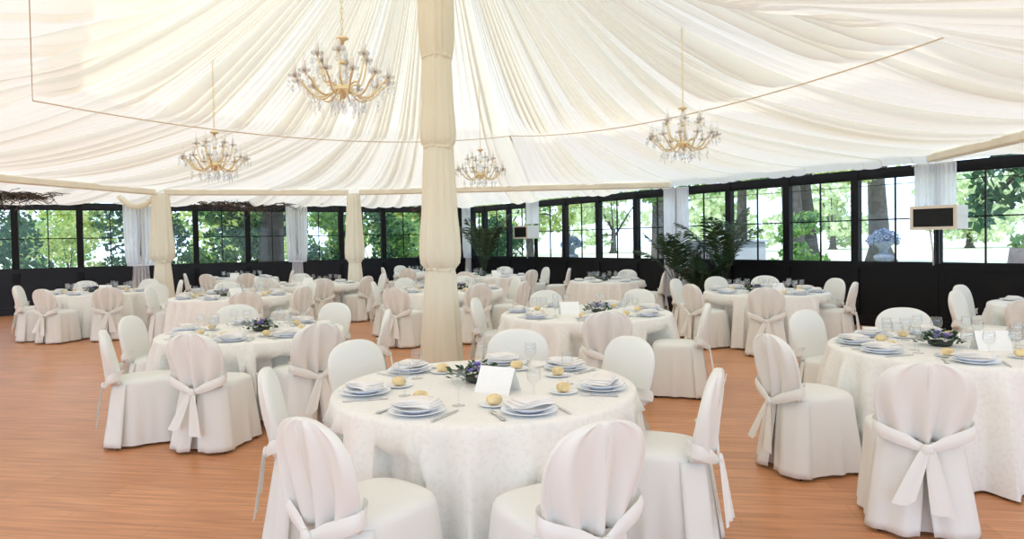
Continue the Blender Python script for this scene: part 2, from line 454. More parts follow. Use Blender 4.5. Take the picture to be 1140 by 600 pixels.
# ------------------------------------------------------------------ draped poles and curtains
def drape_section(z_top, z_bot, r_top, r_bot, folds, seed, puff=.0, amp=.018, sx=1.0, sy=1.0):
    """one gathered length of cloth round a pole, turning under at its lower end when it puffs over a tie"""
    r = random.Random(seed); ph = [r.uniform(0, 2 * PI) for _ in range(4)]
    n = 72; L = []; rows = 16
    for i in range(rows + 1):
        s = i / rows
        z = z_top + (z_bot - z_top) * s
        rad = r_top + (r_bot - r_top) * (s ** .8) + puff * max(0, math.sin(PI * min(1, max(0, (s - .55) / .45)))) * .5
        if puff and s > .93: rad -= (s - .93) / .07 * (r_bot - r_top + puff) * .9
        loop = []
        for j in range(n):
            a = 2 * PI * j / n
            k = amp * (.45 + .55 * s) * (math.sin(folds * a + ph[0]) + .5 * math.sin((folds + 5) * a + ph[1] + s) + .4 * math.sin((folds - 4) * a + ph[2]))
            loop.append((sx * (rad + k) * math.cos(a), sy * (rad + k) * math.sin(a), z))
        L.append(loop)
    return MB().loops(L, False, False)
def tie_band(z, r, seed):
    rr = random.Random(seed); pts = []
    for j in range(25):
        a = 2 * PI * j / 24; pts.append((r * math.cos(a), r * math.sin(a), z + .012 * math.sin(3 * a + seed)))
    m = MB().tube(pts, .022, 7, False); m.ball((r * .7, -r * .75, z), .035, 8, 6)
    return m
pole = empty('draped_tent_pole', (POLE[0], POLE[1], 0), 0, 'tall central tent pole wrapped in tied tiers of cream cloth', 'tent pole')
MB().lathe([(.10, 0), (.10, 6.5)], 16).build('pole_core', 'enamel', pole)
ties = [6.45, 3.84, 2.76, 1.28, .02]
for k in range(4):
    zt, zb = ties[k], ties[k + 1]
    last = k == 3
    drape_section(zt, zb - (0 if last else .05), (.17 if k else .20), (.195, .20, .235, .26)[k], (17, 15, 14, 11)[k], 50 + k, 0 if last else .03, .010 if k < 2 else .014).build('cloth_tier', 'pole', pole)
    if not last: tie_band(zb - .03, .165, k).build('tie', 'pole', pole)
def draped_post(x, y, ztie, label, r=.17, seed=0):
    o = empty('draped_post', (x, y, 0), 0, label, 'draped post', None)
    MB().lathe([(.06, 0), (.06, 2.72)], 12).build('post_core', 'enamel', o)
    drape_section(2.74, ztie - .04, r * .85, r * 1.25, 9, seed, .03, .02).build('upper_drape', 'pole', o)
    tie_band(ztie - .02, r * .85, seed).build('tie', 'pole', o)
    drape_section(ztie + .02, .02, r * .75, r * 1.3, 7, seed + 5, 0, .022).build('lower_drape', 'pole', o)
    return o
draped_post(-7.58, 14.62, 1.29, 'cream draped tent post left of the dark windows beside the sheer blue-white curtain', .185, 3)
draped_post(-3.64, 15.6, 1.20, 'slim cream draped tent post in front of the back windows', .165, 9)
m = MB(); pts = []
for k in range(15):
    s = k / 14; pts.append((-8.45 + .75 * s, 14.55 + .05 * s, 2.70 - .30 * 4 * s * (1 - s) * .75 ))
m.tube(pts, [.05 + .02 * math.sin(PI * k / 14) for k in range(15)], 10)
tag(m.build('fabric_swag', 'pole'), 'short cream cloth swag hanging from the beam beside the left tent post', 'fabric swag')

def curtain_surface(w_top, w_bot, z0, z1, folds, depth, seed, wave=.03):
    r = random.Random(seed); p1, p2 = r.uniform(0, 6), r.uniform(0, 6); nx, nz = 60, 16; G = []
    for i in range(nx + 1):
        u = i / nx * 2 - 1; col = []
        for j in range(nz + 1):
            s = j / nz; w = w_top + (w_bot - w_top) * s ** 1.5
            z = z0 + (z1 - z0) * s
            y = depth * (1 - u * u) + wave * math.sin(folds * PI * u + p1 + .5 * s) + wave * .4 * math.sin(folds * 2.3 * PI * u + p2)
            col.append((u * w / 2, y, z))
        G.append(col)
    return MB().grid(G)
def sheer_curtain(p, nrm, ztie, w, label, zbot=.02, tied=True, seed=0, wtie=.34):
    rz = math.atan2(nrm.y, nrm.x) - PI / 2
    q = p + nrm * .12
    o = empty('sheer_curtain', (q.x, q.y, 0), rz, label, 'curtain')
    if tied:
        for sx in (-1, 1):
            mm = curtain_surface(w * .52, w * .46, 2.70, ztie - .04, 4, .04, seed + sx)
            mm.v = [(v[0] + sx * w * .25 - sx * max(0, (1.0 - (v[2] - ztie) / .25)) * w * .05 * (v[2] < ztie + .25), v[1], v[2]) for v in mm.v]
            mm.build('curtain_panel', 'sheer', o)
        # blousing cuff and tie
        MB().tube([(wtie * .55 * math.cos(a), .06 + .06 * math.sin(a), ztie - .03) for a in [2 * PI * k / 20 for k in range(21)]], .02, 7, False).build('tie', 'sheer', o)
        curtain_surface(wtie, wtie * 1.7, ztie, zbot, 5, .05, seed + 9, .035).build('lower_panel', 'sheer', o)
    else:
        for sx in (-1, 1):
            mm = curtain_surface(w * .5, w * .5, 2.70, zbot, 5, .05, seed + sx, .03)
            mm.v = [(v[0] + sx * w * .26, v[1], v[2]) for v in mm.v]; mm.build('curtain_panel', 'sheer', o)
    MB().tube([(-w * .52, .05, 2.69), (w * .52, .05, 2.69)], .015, 8).build('curtain_rod', 'enamel', o)
    return o
def LP(s): return LW1 + LU * s
def RP(s): return RW0 + RU * s
sheer_curtain(LP(1.3196 * 7), LN, 1.15, .74, 'blue-white sheer curtain tied back beside the left cream post', seed=1, wtie=.36)
sheer_curtain(LP(1.3196 * 4), LN, 1.13, .60, 'sheer white curtain tied at sill height between the dark left windows', seed=2, wtie=.30)
sheer_curtain(LP(-.25), LN, 1.1, .5, 'narrow grey-white sheer curtain in the far window corner behind the central pole', seed=3, wtie=.26)
sheer_curtain(RP(0), RN, 1.5, .50, 'sheer white curtain above the farther wall heater', zbot=2.06, tied=False, seed=4)
sheer_curtain(RP(5.276), RN, 1.2, .66, 'white sheer curtain behind the tall palms', zbot=.05, tied=False, seed=5)
sheer_curtain(RP(10.552), RN, 1.5, .62, 'white sheer curtain above the nearer wall heater', zbot=2.02, tied=False, seed=6)

# ------------------------------------------------------------------ wall heaters
def heater(p, nrm, label, w=.66, h=.37, d=.40, z=1.83):
    rz = math.atan2(nrm.y, nrm.x) - PI / 2
    q = p + nrm * (.14 + d / 2)
    o = empty('wall_heater', (q.x, q.y, z), rz, label, 'heater', None)
    MB().box((0, 0, 0), (w, d, h), 0, .012).build('housing', 'enamel', o, smooth=False)
    b = MB(); t = .045; y = d / 2 + .012
    for sx in (-1, 1): b.box((sx * (w / 2 - t / 2), y, 0), (t, .03, h))
    for sz in (-1, 1): b.box((0, y, sz * (h / 2 - t / 2)), (w - 2 * t, .03, t))
    b.build('bezel', 'hbeige', o, smooth=False)
    MB().box((0, d / 2 + .004, 0), (w - 2 * t, .012, h - 2 * t)).build('back_panel', 'grille', o, smooth=False)
    gm = MB()
    for k in range(9): gm.box((0, y + .002, -h / 2 + t + (h - 2 * t) * (k + .5) / 9), (w - 2 * t, .012, .008))
    gm.build('grille', 'black', o, smooth=False)
    MB().box((0, -d / 2 - .04, .05), (.10, .12, .08)).build('wall_bracket', 'enamel', o, smooth=False)
    MB().tube([(w * .2, 0, -h / 2), (w * .2, -.1, -h / 2 - .35), (w * .2, -.12, -.75)], .012, 6).build('supply_pipe', 'enamel', o)
    return o
heater(RP(10.70), RN, 'white box heater with black grille on the nearer right window post')
heater(RP(0), RN, 'small-looking white box heater with black grille near the back window corner')

# ------------------------------------------------------------------ chandeliers
def make_chandelier():
    o = empty('crystal_chandelier', (0, 0, 0), 0, None, 'chandelier', 'crystal chandeliers under the tent roof')
    ch = MB()
    for k in range(46):                                    # chain links above the stem
        z = .36 + k * .043
        pts = [(.010 * math.cos(a) * (k % 2), .010 * math.cos(a) * ((k + 1) % 2), z + .026 * math.sin(a)) for a in [2 * PI * q / 8 for q in range(9)]]
        ch.tube(pts, .0035, 4, False)
    ch.build('chain', 'gold', o)
    MB().lathe([(.004, .37), (.05, .355), (.055, .34), (.02, .325), (.012, .30)], 14).build('top_crown', 'gold', o)
    MB().lathe([(.012, .30), (.03, .27), (.045, .22), (.02, .17), (.014, .12), (.03, .09), (.05, .04), (.035, -.02), (.02, -.05)], 14).build('glass_stem', 'crystal', o)
    MB().lathe([(.02, .165), (.03, .15), (.02, .135)], 12).build('stem_collar', 'gold', o)
    MB().lathe([(.02, -.03), (.07, -.045), (.085, -.07), (.06, -.10), (.025, -.12), (.012, -.15)], 16).build('hub', 'gold', o)
    def arm(a, R, zc, low, cz):
        m = MB(); pts = []
        for k in range(15):
            s = k / 14
            r = .06 + (R - .06) * s
            z = zc + low * math.sin(PI * min(1, s * 1.25)) * (1 if s < .8 else 1) + (cz - zc) * max(0, (s - .55) / .45) ** 1.6
            pts.append((r * math.cos(a), r * math.sin(a), z))
        m.tube(pts, .0085, 6); A = m.build('arm', 'gold', o)
        ex, ey, ez = pts[-1]
        MB().lathe([(.006, -.01), (.045, .004), (.052, .018), (.046, .016), (.01, .004)], 12, (ex, ey, ez)).build('drip_pan', 'crystal', A)
        MB().lathe([(.015, .004), (.015, .09), (.009, .095)], 10, (ex, ey, ez)).build('candle_tube', 'candle', A)
        MB().lathe([(.004, .095), (.011, .11), (.009, .135), (.002, .165)], 8, (ex, ey, ez)).build('bulb', 'glass', A)
        return ex, ey, ez
    tips = []
    for k in range(12): tips.append(arm(2 * PI * k / 12 + .1, .385, -.07, -.075, .0))
    for k in range(6): tips.append(arm(2 * PI * k / 6 + .3, .215, -.05, .03, .185))
    dr = random.Random(4); nd = 0
    def drop(x, y, z, l):
        m = MB(); m.lathe([(.001, 0), (.0025, -.004), (.002, -l * .35)], 5, (x, y, z)); m.lathe([(.002, -l * .35), (.013, -l * .6), (.010, -l * .8), (.001, -l)], 6, (x, y, z))
        m.build('crystal_drop', 'crystal', o, smooth=False)
    for (x, y, z) in tips:
        for q in range(3):
            a = dr.uniform(0, 2 * PI); drop(x + .047 * math.cos(a), y + .047 * math.sin(a), z + .01, dr.uniform(.08, .13))
    for k in range(44):
        a = 2 * PI * k / 44 * 3.01; R = (.10, .19, .28)[k % 3]
        drop(R * math.cos(a), R * math.sin(a), -.12 + (.0, -.01, .0)[k % 3], dr.uniform(.10, .17))
    MB().ball((0, 0, -.20), .022, 8, 6).build('crystal_ball', 'crystal', o, smooth=False)
    MB().lathe([(.003, -.14), (.003, -.18)], 5).build('finial', 'gold', o)
    return o
chand = Proto(make_chandelier())
CH = [(-1.37, 5.6, 2.93, 'largest-looking chandelier hanging left of the pole closest to the camera', 1.0),
      (-3.80, 8.7, 2.70, 'chandelier hanging above the tables at the left side of the tent', 1.0),
      (-.50, 11.3, 2.77, 'chandelier hanging behind the central pole, smallest in view', 1.0),
      (2.05, 8.0, 2.77, 'chandelier hanging at the right side of the tent over the round tables', 1.0)]
for x, y, z, lab, sc in CH: chand.place((x, y, z), rnd.uniform(0, 1), lab, None, sc)
# ------------------------------------------------------------------ tables
TN = {}
def clear_of_chairs(x, y, a, q):
    """radius at which the falling cloth meets the nearest chair, so that it hangs in front of the seat"""
    dx, dy = math.cos(a), math.sin(a)
    for (cx, cy, f) in SEATED:
        if abs(cx - x) > 2 or abs(cy - y) > 2: continue
        c, sn = math.cos(f), math.sin(f)
        ox, oy = x - cx, y - cy
        o1, o2 = ox * c + oy * sn, -ox * sn + oy * c          # along the chair's front, across it
        d1, d2 = dx * c + dy * sn, -dx * sn + dy * c
        lo, hi = 0, 9
        for o_, d_, mn, mx in ((o1, d1, -.42, .292), (o2, d2, -.276, .276)):
            if abs(d_) < 1e-6:
                if not mn < o_ < mx: lo = 99
                continue
            t1, t2 = (mn - o_) / d_, (mx - o_) / d_
            lo, hi = max(lo, min(t1, t2)), min(hi, max(t1, t2))
        if lo < hi and lo < q: q = max(.3, lo)
    return q
def tablecloth(key, x, y, R, label, seed):
    r = random.Random(seed); n = 420; L = []
    K = r.randint(20, 24); ph = [r.uniform(0, 6.28) for _ in range(5)]
    def cusp(x): return 1 - 2 * abs(math.sin(x / 2)) ** .75
    def ripple(a): return .95 * cusp(K * a + ph[0] + .9 * math.sin(3 * a + ph[3])) + .45 * math.sin((K + 5) * a + ph[1]) + .35 * math.sin(5 * a + ph[2])
    def ripple_old(a): return .55 * math.sin(K * a + ph[0] + .5 * math.sin(2 * a + ph[3])) + .45 * math.sin((K + 5) * a + ph[1]) + .3 * math.sin((K - 6) * a + ph[2])
    for rr in (.0008, R * .5, R * .9, R - .012):
        L.append([(rr * math.cos(2 * PI * j / n), rr * math.sin(2 * PI * j / n), .755) for j in range(n)])
    rows = [(0, .748, 0), (.006, .735, .01), (.012, .70, .05)] + [(.014 + .09 * s, .70 - .685 * s, .07 + .93 * s ** .65) for s in [k / 11 for k in range(1, 12)]]
    for dr_, z, am in rows:
        lp = []
        for j in range(n):
            a = 2 * PI * j / n; rp = ripple(a)
            q = R + dr_ + am * (.062 * rp + .02)
            if z < .60:
                lim = clear_of_chairs(x, y, a, q)
                if lim < q: q = max(.3, lim - .055 * am * (1.2 - rp))
            zz = z + (0.006 * math.sin(7 * a + ph[4]) + .006 if z < .03 else 0)
            lp.append((q * math.cos(a), q * math.sin(a), zz))
        L.append(lp)
    o = MB().loops(L, True, False).build('tablecloth', 'damask', None, True, (x, y, 0))
    TN[key] = (x, y, R)
    return tag(o, label, 'tablecloth', None)
TABLES = [
    ('front', -.17, 3.85, .855, 'white damask cloth over the big front table nearest the camera'),
    ('left', -2.52, 6.5, .85, 'white cloth over the round table on the open orange floor left of the pole'),
    ('pole', .83, 7.65, .96, 'white cloth over the round table just right of the central pole'),
    ('right', 3.22, 4.88, .85, 'white cloth over the front right table partly cut by the picture edge'),
    ('palms', 3.81, 10.15, .89, 'cream-lit cloth over the round table beside the tall palms'),
    ('windows', 1.90, 13.55, .75, 'cream cloth over the small round table by the right windows'),
    ('behind', -1.12, 11.7, .95, 'white cloth over the round table directly behind the central pole'),
    ('cornerpalm', -.55, 16.2, .95, 'cream cloth over the far table in front of the corner palm'),
    ('corner', -2.45, 18.9, .85, 'white cloth over the farthest table near the back window corner'),
    ('back', -4.15, 14.25, .90, 'cream cloth over the back table below the slim draped post'),
    ('middleleft', -4.65, 11.15, .95, 'white cloth over the round table behind the left floor table'),
    ('backleft', -6.95, 17.3, .88, 'white cloth over the far table against the dark left windows'),
    ('farleft', -7.80, 12.75, .95, 'white cloth over the round table farthest left near the cream post'),
    ('edge', 6.45, 7.5, .95, 'white cloth over the table at the right picture edge by the black wall'),
]
TDESC = dict(front='front table', left='left floor table', pole='table right of the pole', right='front right table', palms='table beside the palms',
             windows='small table by the right windows', behind='table behind the pole', cornerpalm='far table before the corner palm', corner='farthest corner table',
             back='back table below the slim post', middleleft='table behind the left floor table', backleft='far table by the dark windows', farleft='farthest left table', edge='table at the right edge')
for key, x, y, R, lab in TABLES: TN[key] = (x, y, R)

# ------------------------------------------------------------------ covered chairs (origin: floor under the seat centre, seat towards +y)
def superloop(hx, hy, n, e, z, cx=0, cy=0, fold=None):
    out = []
    for j in range(n):
        a = 2 * PI * j / n; c, s = math.cos(a), math.sin(a)
        k = (abs(c) ** e + abs(s) ** e) ** (-1 / e)
        d = fold(a) if fold else 0
        out.append((cx + (hx * k + d) * c, cy + (hy * k + d) * s, z))
    return out
def make_chair(seed, tails=True):
    r = random.Random(seed); ph = [r.uniform(0, 6.28) for _ in range(8)]
    o = empty('covered_chair', (0, 0, 0), 0, None, 'chair', None)
    # back: rounded pad with the cover hanging in fanned folds on its rear face
    zb, zc, zt = .50, .735, .925; L = []; n = 96
    lean = math.tan(math.radians(13))
    zs = [zb + (zc - zb) * k / 9 for k in range(10)] + [zc + (zt - zc) * math.sin(PI / 2 * k / 14) for k in range(1, 15)]
    for z in zs:
        if z <= zc: w = .186 + .049 * math.sin(PI / 2 * (z - zb) / (zc - zb)); t = .036
        else:
            q = (z - zc) / (zt - zc); w = max(.004, .235 * (1 - q ** 2.5) ** (1 / 2.4)); t = .036 * (1 - .45 * q ** 4) * min(1, .25 + w / .08)
        yc = -.205 - (z - .5) * lean; lp = []
        for j in range(n):
            a = 2 * PI * j / n; c, s = math.cos(a), math.sin(a); e = 2.6
            k = (abs(c) ** e + abs(s) ** e) ** (-1 / e)
            x, y = w * k * c, t * k * s
            if s < 0:
                u = x / max(w, .05); low = max(0, 1 - (z - zb) / .36)
                f = (.006 + .026 * low) * math.cos(u * (9 + 3 * low) + ph[0]) + (.003 + .008 * low) * math.cos(u * 17 + ph[1]) + .005 * math.exp(-(x / .012) ** 2)
                y += f * min(1, (abs(s)) * 2) * min(1, w / .12) - .012 * low * abs(s)
            lp.append((x, yc + y, z))
        L.append(lp)
    MB().loops(L).build('backrest', 'chair', o)
    # seat cushion with its straight skirt
    L = []; n = 96
    def fold(z):
        lo = max(0, (.46 - z) / .46)
        return lambda a: lo * (.010 * math.sin(9 * a + ph[2]) + .008 * math.sin(14 * a + ph[3])) + lo * .018 * abs(math.sin(2 * a)) ** 8
    for z, hx, hy, e in ((.022, .245, .250, 5), (.12, .240, .245, 5), (.25, .232, .237, 4.6), (.38, .224, .230, 4.2), (.47, .219, .226, 4), (.500, .218, .225, 3.6), (.518, .212, .219, 3.4), (.530, .195, .203, 3.2), (.538, .15, .16, 3), (.541, .07, .08, 2.5), (.5415, .004, .004, 2)):
        L.append(superloop(hx, hy, n, e, z, 0, .015, fold(z)))
    MB().loops(L, False, True).build('seat_cover', 'chair', o)
    # rear drape below the sash: two flared panels with a slit
    for sx in (-1, 1):
        G = []
        for i in range(19):
            u = i / 18; col = []
            for k in range(13):
                s = k / 12; z = .50 - .478 * s
                gap = .004 + .030 * s * s
                wmax = .205 + .07 * s
                x = gap + (wmax - gap) * u
                yb = -.245 - .065 * s - .012 * s * math.sin(u * 7 + ph[4 + (sx > 0)])
                y = yb + .10 * (u ** 4) * (1 + .2 * s) + .012 * math.cos(u * 11 + ph[6]) * (.4 + .6 * s)
                col.append((sx * x, y, z))
            G.append(col)
        mm = MB().grid(G)
        mm.build('rear_flap', 'chair', o, solid=.004)
    # sash: a band sinking to the knot behind, knot and tails
    sash = MB(); G = []
    path = [(.165, -.172, .585), (.205, -.182, .585), (.232, -.205, .58), (.240, -.232, .572), (.228, -.258, .562), (.195, -.276, .548), (.14, -.286, .527), (.08, -.294, .505), (.03, -.302, .484), (0, -.306, .476)]
    full = [(-x, y, z) for x, y, z in path] + [(x, y, z) for x, y, z in path[::-1][1:]]
    for (x, y, z) in full:
        k = .006 * math.sin(30 * x + ph[7]); nx = .5 * x; hw = .036 - .016 * math.exp(-(x / .06) ** 2)
        G.append([(x * .985, y + .004, z - hw), (x, y - .004 + k * .5, z - hw * .3), (x, y - .002 - k * .5, z + hw * .35), (x * .985, y + .008, z + hw)])
    so = sash.grid(G).build('sash', 'chair', o)
    MB().ball((0, -.312, .475), .031, 10, 8, (1, .5, 1.05)).build('knot', 'chair', so)
    MB().tube([(0, -.2465 - (z - .5) * lean - .006, z) for z in [.52 + .385 * k / 8 for k in range(9)]], .0028, 5).build('seam', 'chair', o)
    for sx, ln, dx in ((-1, .27, .11), (1, .31, .045)):
        G = []
        for i in range(13):
            s = i / 12; z = .468 - ln * s; cx = sx * (.012 + dx * s); hw = .020 + .034 * s ** .7; y = -.312 - .045 * s
            G.append([(cx - hw, y, z + .006), (cx - hw * .3, y - .010, z), (cx + hw * .3, y - .004, z), (cx + hw, y - .012, z + .01 - .02 * s * sx)])
        MB().grid(G).build('sash_tail', 'chair', so)
    for sx in (-1, 1):
        for yy in (.20, -.22):
            MB().lathe([(.011, 0), (.014, .02), (.016, .12)], 10, (sx * .205, yy, 0)).build('leg', 'leg', o)
    return o
chairA = Proto(make_chair(1)); chairB = Proto(make_chair(5)); chairC = Proto(make_chair(9))
# (x, y) of the back's top, the table it is drawn up to, where it stands, extra turn in degrees
CHAIRS = [
    ('front', -.79, 2.53, 'chair with its back to the camera at the near left of the front table', -14),
    ('front', .315, 2.42, 'chair seen squarely from behind at the near edge of the front table', 12),
    ('front', -1.32, 3.58, 'chair seen edge-on standing at the left side of the front table', 0),
    ('front', 1.01, 3.34, 'chair seen in profile with hanging sash at the right side of the front table', 0),
    ('front', .75, 4.50, 'pale chair facing the camera at the far right of the front table', 0),
    ('front', .02, 4.93, 'chair facing the camera at the far side of the front table', 0),
    ('front', -1.08, 4.58, 'chair facing the camera at the far left of the front table', 0),
    ('left', -3.29, 5.39, 'chair in side view on open floor at the near left of the left floor table', -26),
    ('left', -2.44, 5.08, 'chair with tied bow seen from behind at the near side of the left floor table', -14),
    ('left', -1.62, 5.60, 'chair seen from behind at the near right of the left floor table', 0),
    ('left', -3.57, 6.48, 'chair facing right at the left side of the left floor table', 0),
    ('left', -3.10, 7.55, 'chair seen through wine glasses at the far left of the left floor table', 0),
    ('left', -1.99, 7.58, 'chair facing the camera at the far right of the left floor table', 0),
    ('left', -1.24, 6.67, 'chair turned left at the right side of the left floor table', 0),
    ('pole', 1.95, 6.74, 'chair in side view facing left beside the table right of the pole', 22),
    ('pole', .87, 6.17, 'chair seen from behind at the near side of the table right of the pole', 0),
    ('pole', .43, 8.90, 'chair facing the camera at the far left of the table right of the pole', 0),
    ('pole', 1.67, 8.85, 'chair facing the camera at the far right of the table right of the pole', 0),
    ('pole', -.40, 7.86, 'narrow-looking white chair between the pole and the table right of it', 0),
    ('right', 2.11, 3.43, 'chair with crossed sash seen from behind at the near edge of the front right table', 20),
    ('right', 1.72, 4.51, 'chair in side view standing at the left side of the front right table', 0),
    ('right', 2.59, 5.98, 'chair facing the camera at the far left of the front right table', 0),
    ('right', 3.47, 5.92, 'chair facing the camera behind the glasses of the front right table', 0),
    ('palms', 3.30, 8.76, 'chair with peach bow seen from behind at the table beside the palms', 0),
    ('palms', 3.44, 11.40, 'chair facing the camera at the far left of the table beside the palms', 0),
    ('palms', 4.28, 11.40, 'chair facing the camera at the far side of the table beside the palms', 0),
    ('palms', 5.00, 10.40, 'chair turned to the camera at the right of the table beside the palms', 0),
    ('palms', 4.81, 9.45, 'chair seen half from behind at the near right of the table beside the palms', 0),
    ('palms', 2.55, 9.66, 'peach chair seen half from behind at the left of the table beside the palms', 0),
    ('palms', 2.66, 11.00, 'white chair partly hidden by the peach chair left of the table beside the palms', 0),
    ('windows', 2.99, 13.20, 'chair in side view facing left at the small table by the right windows', 0),
    ('windows', 2.50, 14.60, 'chair facing the camera behind the small table by the right windows', 0),
    ('behind', -1.76, 10.05, 'chair seen from behind just left of the pole at the table behind it', 0),
    ('behind', -.52, 10.38, 'chair seen from behind just right of the pole at the table behind it', 0),
    ('behind', .08, 12.2, 'cream chair with its front in view at the right of the table behind the pole', 0),
    ('behind', .20, 11.0, 'small peach chair in profile at the near right of the table behind the pole', 0),
    ('behind', -2.38, 11.6, 'cream chair at the left side of the table behind the pole', 0),
    ('behind', -2.05, 12.75, 'cream chair at the far left of the table behind the pole', 0),
    ('behind', -.95, 13.10, 'cream chair at the far side of the table behind the pole', 0),
    ('middleleft', -5.91, 10.95, 'cream chair facing right at the left of the table behind the left floor table', 0),
    ('middleleft', -6.55, 12.35, 'cream chair by the cream post facing the table behind the left floor table', 0),
    ('middleleft', -3.85, 9.68, 'peach chair seen from behind at the table behind the left floor table', 0),
    ('middleleft', -5.30, 12.5, 'chair facing the camera at the far left of the table behind the left floor table', 0),
    ('middleleft', -3.55, 11.95, 'white chair turned left at the far right of the table behind the left floor table', 0),
    ('middleleft', -3.30, 10.6, 'cream chair turned left at the near right of the table behind the left floor table', 0),
    ('farleft', -8.53, 11.54, 'leftmost chair in the picture, seen edge-on at the farthest left table', -22),
    ('farleft', -9.10, 12.36, 'chair behind the leftmost chair at the farthest left table', 0),
    ('farleft', -7.80, 11.15, 'chair with bow seen from behind, left of two at the farthest left table', -14),
    ('farleft', -6.86, 11.40, 'chair with bow seen from behind, right of two at the farthest left table', 0),
    ('farleft', -8.72, 13.75, 'chair seen through glasses at the far left of the farthest left table', 0),
    ('farleft', -7.60, 14.12, 'chair seen over the flowers at the far side of the farthest left table', 0),
    ('farleft', -6.62, 13.45, 'cream chair at the right of the farthest left table beside the post', 0),
    ('edge', 5.10, 7.75, 'narrow chair with peach folds alone against the black wall', -40),
    ('edge', 5.72, 8.60, 'grey-white chair at the back of the table at the right edge', 0),
    ('edge', 5.05, 6.55, 'peach chair seen from behind at the near side of the table at the right edge', 0),
    ('backleft', -8.12, 16.70, 'chair at the left of the far table by the dark windows', 0),
    ('backleft', -6.35, 16.1, 'peach chair seen from behind at the far table by the dark windows', 0),
    ('backleft', -5.72, 17.55, 'white chair at the right of the far table by the dark windows', 0),
    ('backleft', -7.3, 16.05, 'cream chair, back turned, near left of the far table by dark windows', 0),
    ('cornerpalm', .45, 15.35, 'peach chair, back turned, near right of the far table before the corner palm', 0),
    ('cornerpalm', .85, 16.75, 'tall cream chair alone at the right of the far table before the corner palm', 0),
    ('cornerpalm', -1.05, 14.95, 'cream chair seen from behind at the far table before the corner palm', 0),
    ('cornerpalm', -.2, 17.55, 'chair at the far side of the far table before the corner palm', 0),
    ('cornerpalm', 1.35, 15.9, 'narrow cream chair beside the tall cream chair near the black wall', 0),
    ('back', -2.85, 14.9, 'white chair at the right of the back table below the slim post', 0),
    ('back', -2.95, 13.75, 'cream chair at the near right of the back table below the slim post', 0),
    ('back', -4.70, 13.2, 'cream chair seen from behind, left of two at the back table below the slim post', 0),
    ('back', -3.72, 13.15, 'cream chair seen from behind, right of two at the back table below the slim post', 0),
    ('back', -5.35, 14.2, 'chair at the left of the back table below the slim post', 0),
    ('back', -4.9, 15.6, 'chair at the far left of the back table below the slim post', 0),
    ('corner', -2.75, 17.65, 'peach chair seen from behind at the farthest corner table', 0),
    ('corner', -3.55, 18.5, 'white chair at the left of the farthest corner table', 0),
    ('corner', -3.30, 19.8, 'blue-white chair at the far left of the farthest corner table', 0),
    ('corner', -2.45, 20.15, 'blue-white chair at the far side of the farthest corner table', 0),
]
SEATS = {}; SEATED = []
for k, (key, x, y, lab, turn) in enumerate(CHAIRS):
    tx, ty, R = TN[key]
    a = math.atan2(ty - y, tx - x)
    f = a + math.radians(turn)
    px, py = x + .30 * math.cos(f), y + .30 * math.sin(f)
    d = math.hypot(px - tx, py - ty); mind = R + .03
    if d < mind:
        s = mind / d; px, py = tx + (px - tx) * s, ty + (py - ty) * s
    pr = (chairA, chairB, chairC)[(k * 2 + (k // 5)) % 3]
    pr.place((px, py, 0), f - PI / 2 , lab, 'covered chairs')
    SEATED.append((px, py, f))
for k, (key, x, y, R, lab) in enumerate(TABLES): tablecloth(key, x, y, R, lab, 100 + k)

# ------------------------------------------------------------------ tableware prototypes
def plate_proto(name, r, h, cat):
    pr = [(r * .55, 0), (r * .58, .002), (r * .66, h * .35), (r * .98, h), (r, h + .003), (r * .96, h + .0035), (r * .66, h * .35 + .006), (r * .56, .007), (.002, .007)]
    o = MB().lathe(pr, 36).build(name, 'china'); tag(o, None, cat); return Proto(o)
def glass_proto(name, rb, hb, hs, cat):
    ht = hs + hb; o = empty(name, (0, 0, 0), 0, None, cat)
    n = 20
    MB().lathe([(.001, hs - .002), (rb * .45, hs + .006), (rb * .85, hs + hb * .25), (rb, hs + hb * .5), (rb * .93, hs + hb * .8), (rb * .86, ht), (rb * .845, ht), (rb * .91, hs + hb * .8), (rb * .975, hs + hb * .5), (rb * .82, hs + hb * .27), (rb * .4, hs + .012), (.001, hs + .008)], n, cap0=True).build('bowl', 'glass', o)
    MB().lathe([(.006, .006), (.0038, .02), (.0035, hs * .7), (.006, hs)], 10).build('stem', 'glass', o)
    MB().lathe([(.034, 0), (.034, .002), (.008, .006), (.004, .010)], n).build('foot', 'glass', o)
    return Proto(o)
def napkin_proto():
    o = empty('folded_napkin', (0, 0, 0), 0, None, 'napkin'); r = random.Random(3)
    for k, (w, l, z) in enumerate(((.125, .23, 0), (.118, .205, .011), (.108, .17, .021))):
        top = []; nx, ny = 16, 10
        m = MB(); L = []
        for i in range(nx + 1):
            u = i / nx * 2 - 1; lp = []
            prof = [(-1, 0), (-1, .55), (-.9, 1), (-.4, 1.0), (.1, 1.05), (.5, 1.0), (.9, 1), (1, .55), (1, 0)]
            th = .010 * (1 if abs(u) < .95 else .5)
            wob = .003 * math.sin(4 * u + k) + .004 * (u * u)
            for (a, b) in prof: lp.append((u * l / 2 + .004 * a, a * w / 2 * (1 - .12 * u * (k + 1) / 3) + .004 * math.sin(3 * u + k), z + th * b + (wob if b else wob * .9)))
            L.append(lp)
        m.loops(L, True, True, True)
        m.v = [(x * math.cos(.12 * k) - y * math.sin(.12 * k) + .008 * k, x * math.sin(.12 * k) + y * math.cos(.12 * k), zz) for x, y, zz in m.v]
        m.build('fold', 'napkin', o)
    return Proto(o)
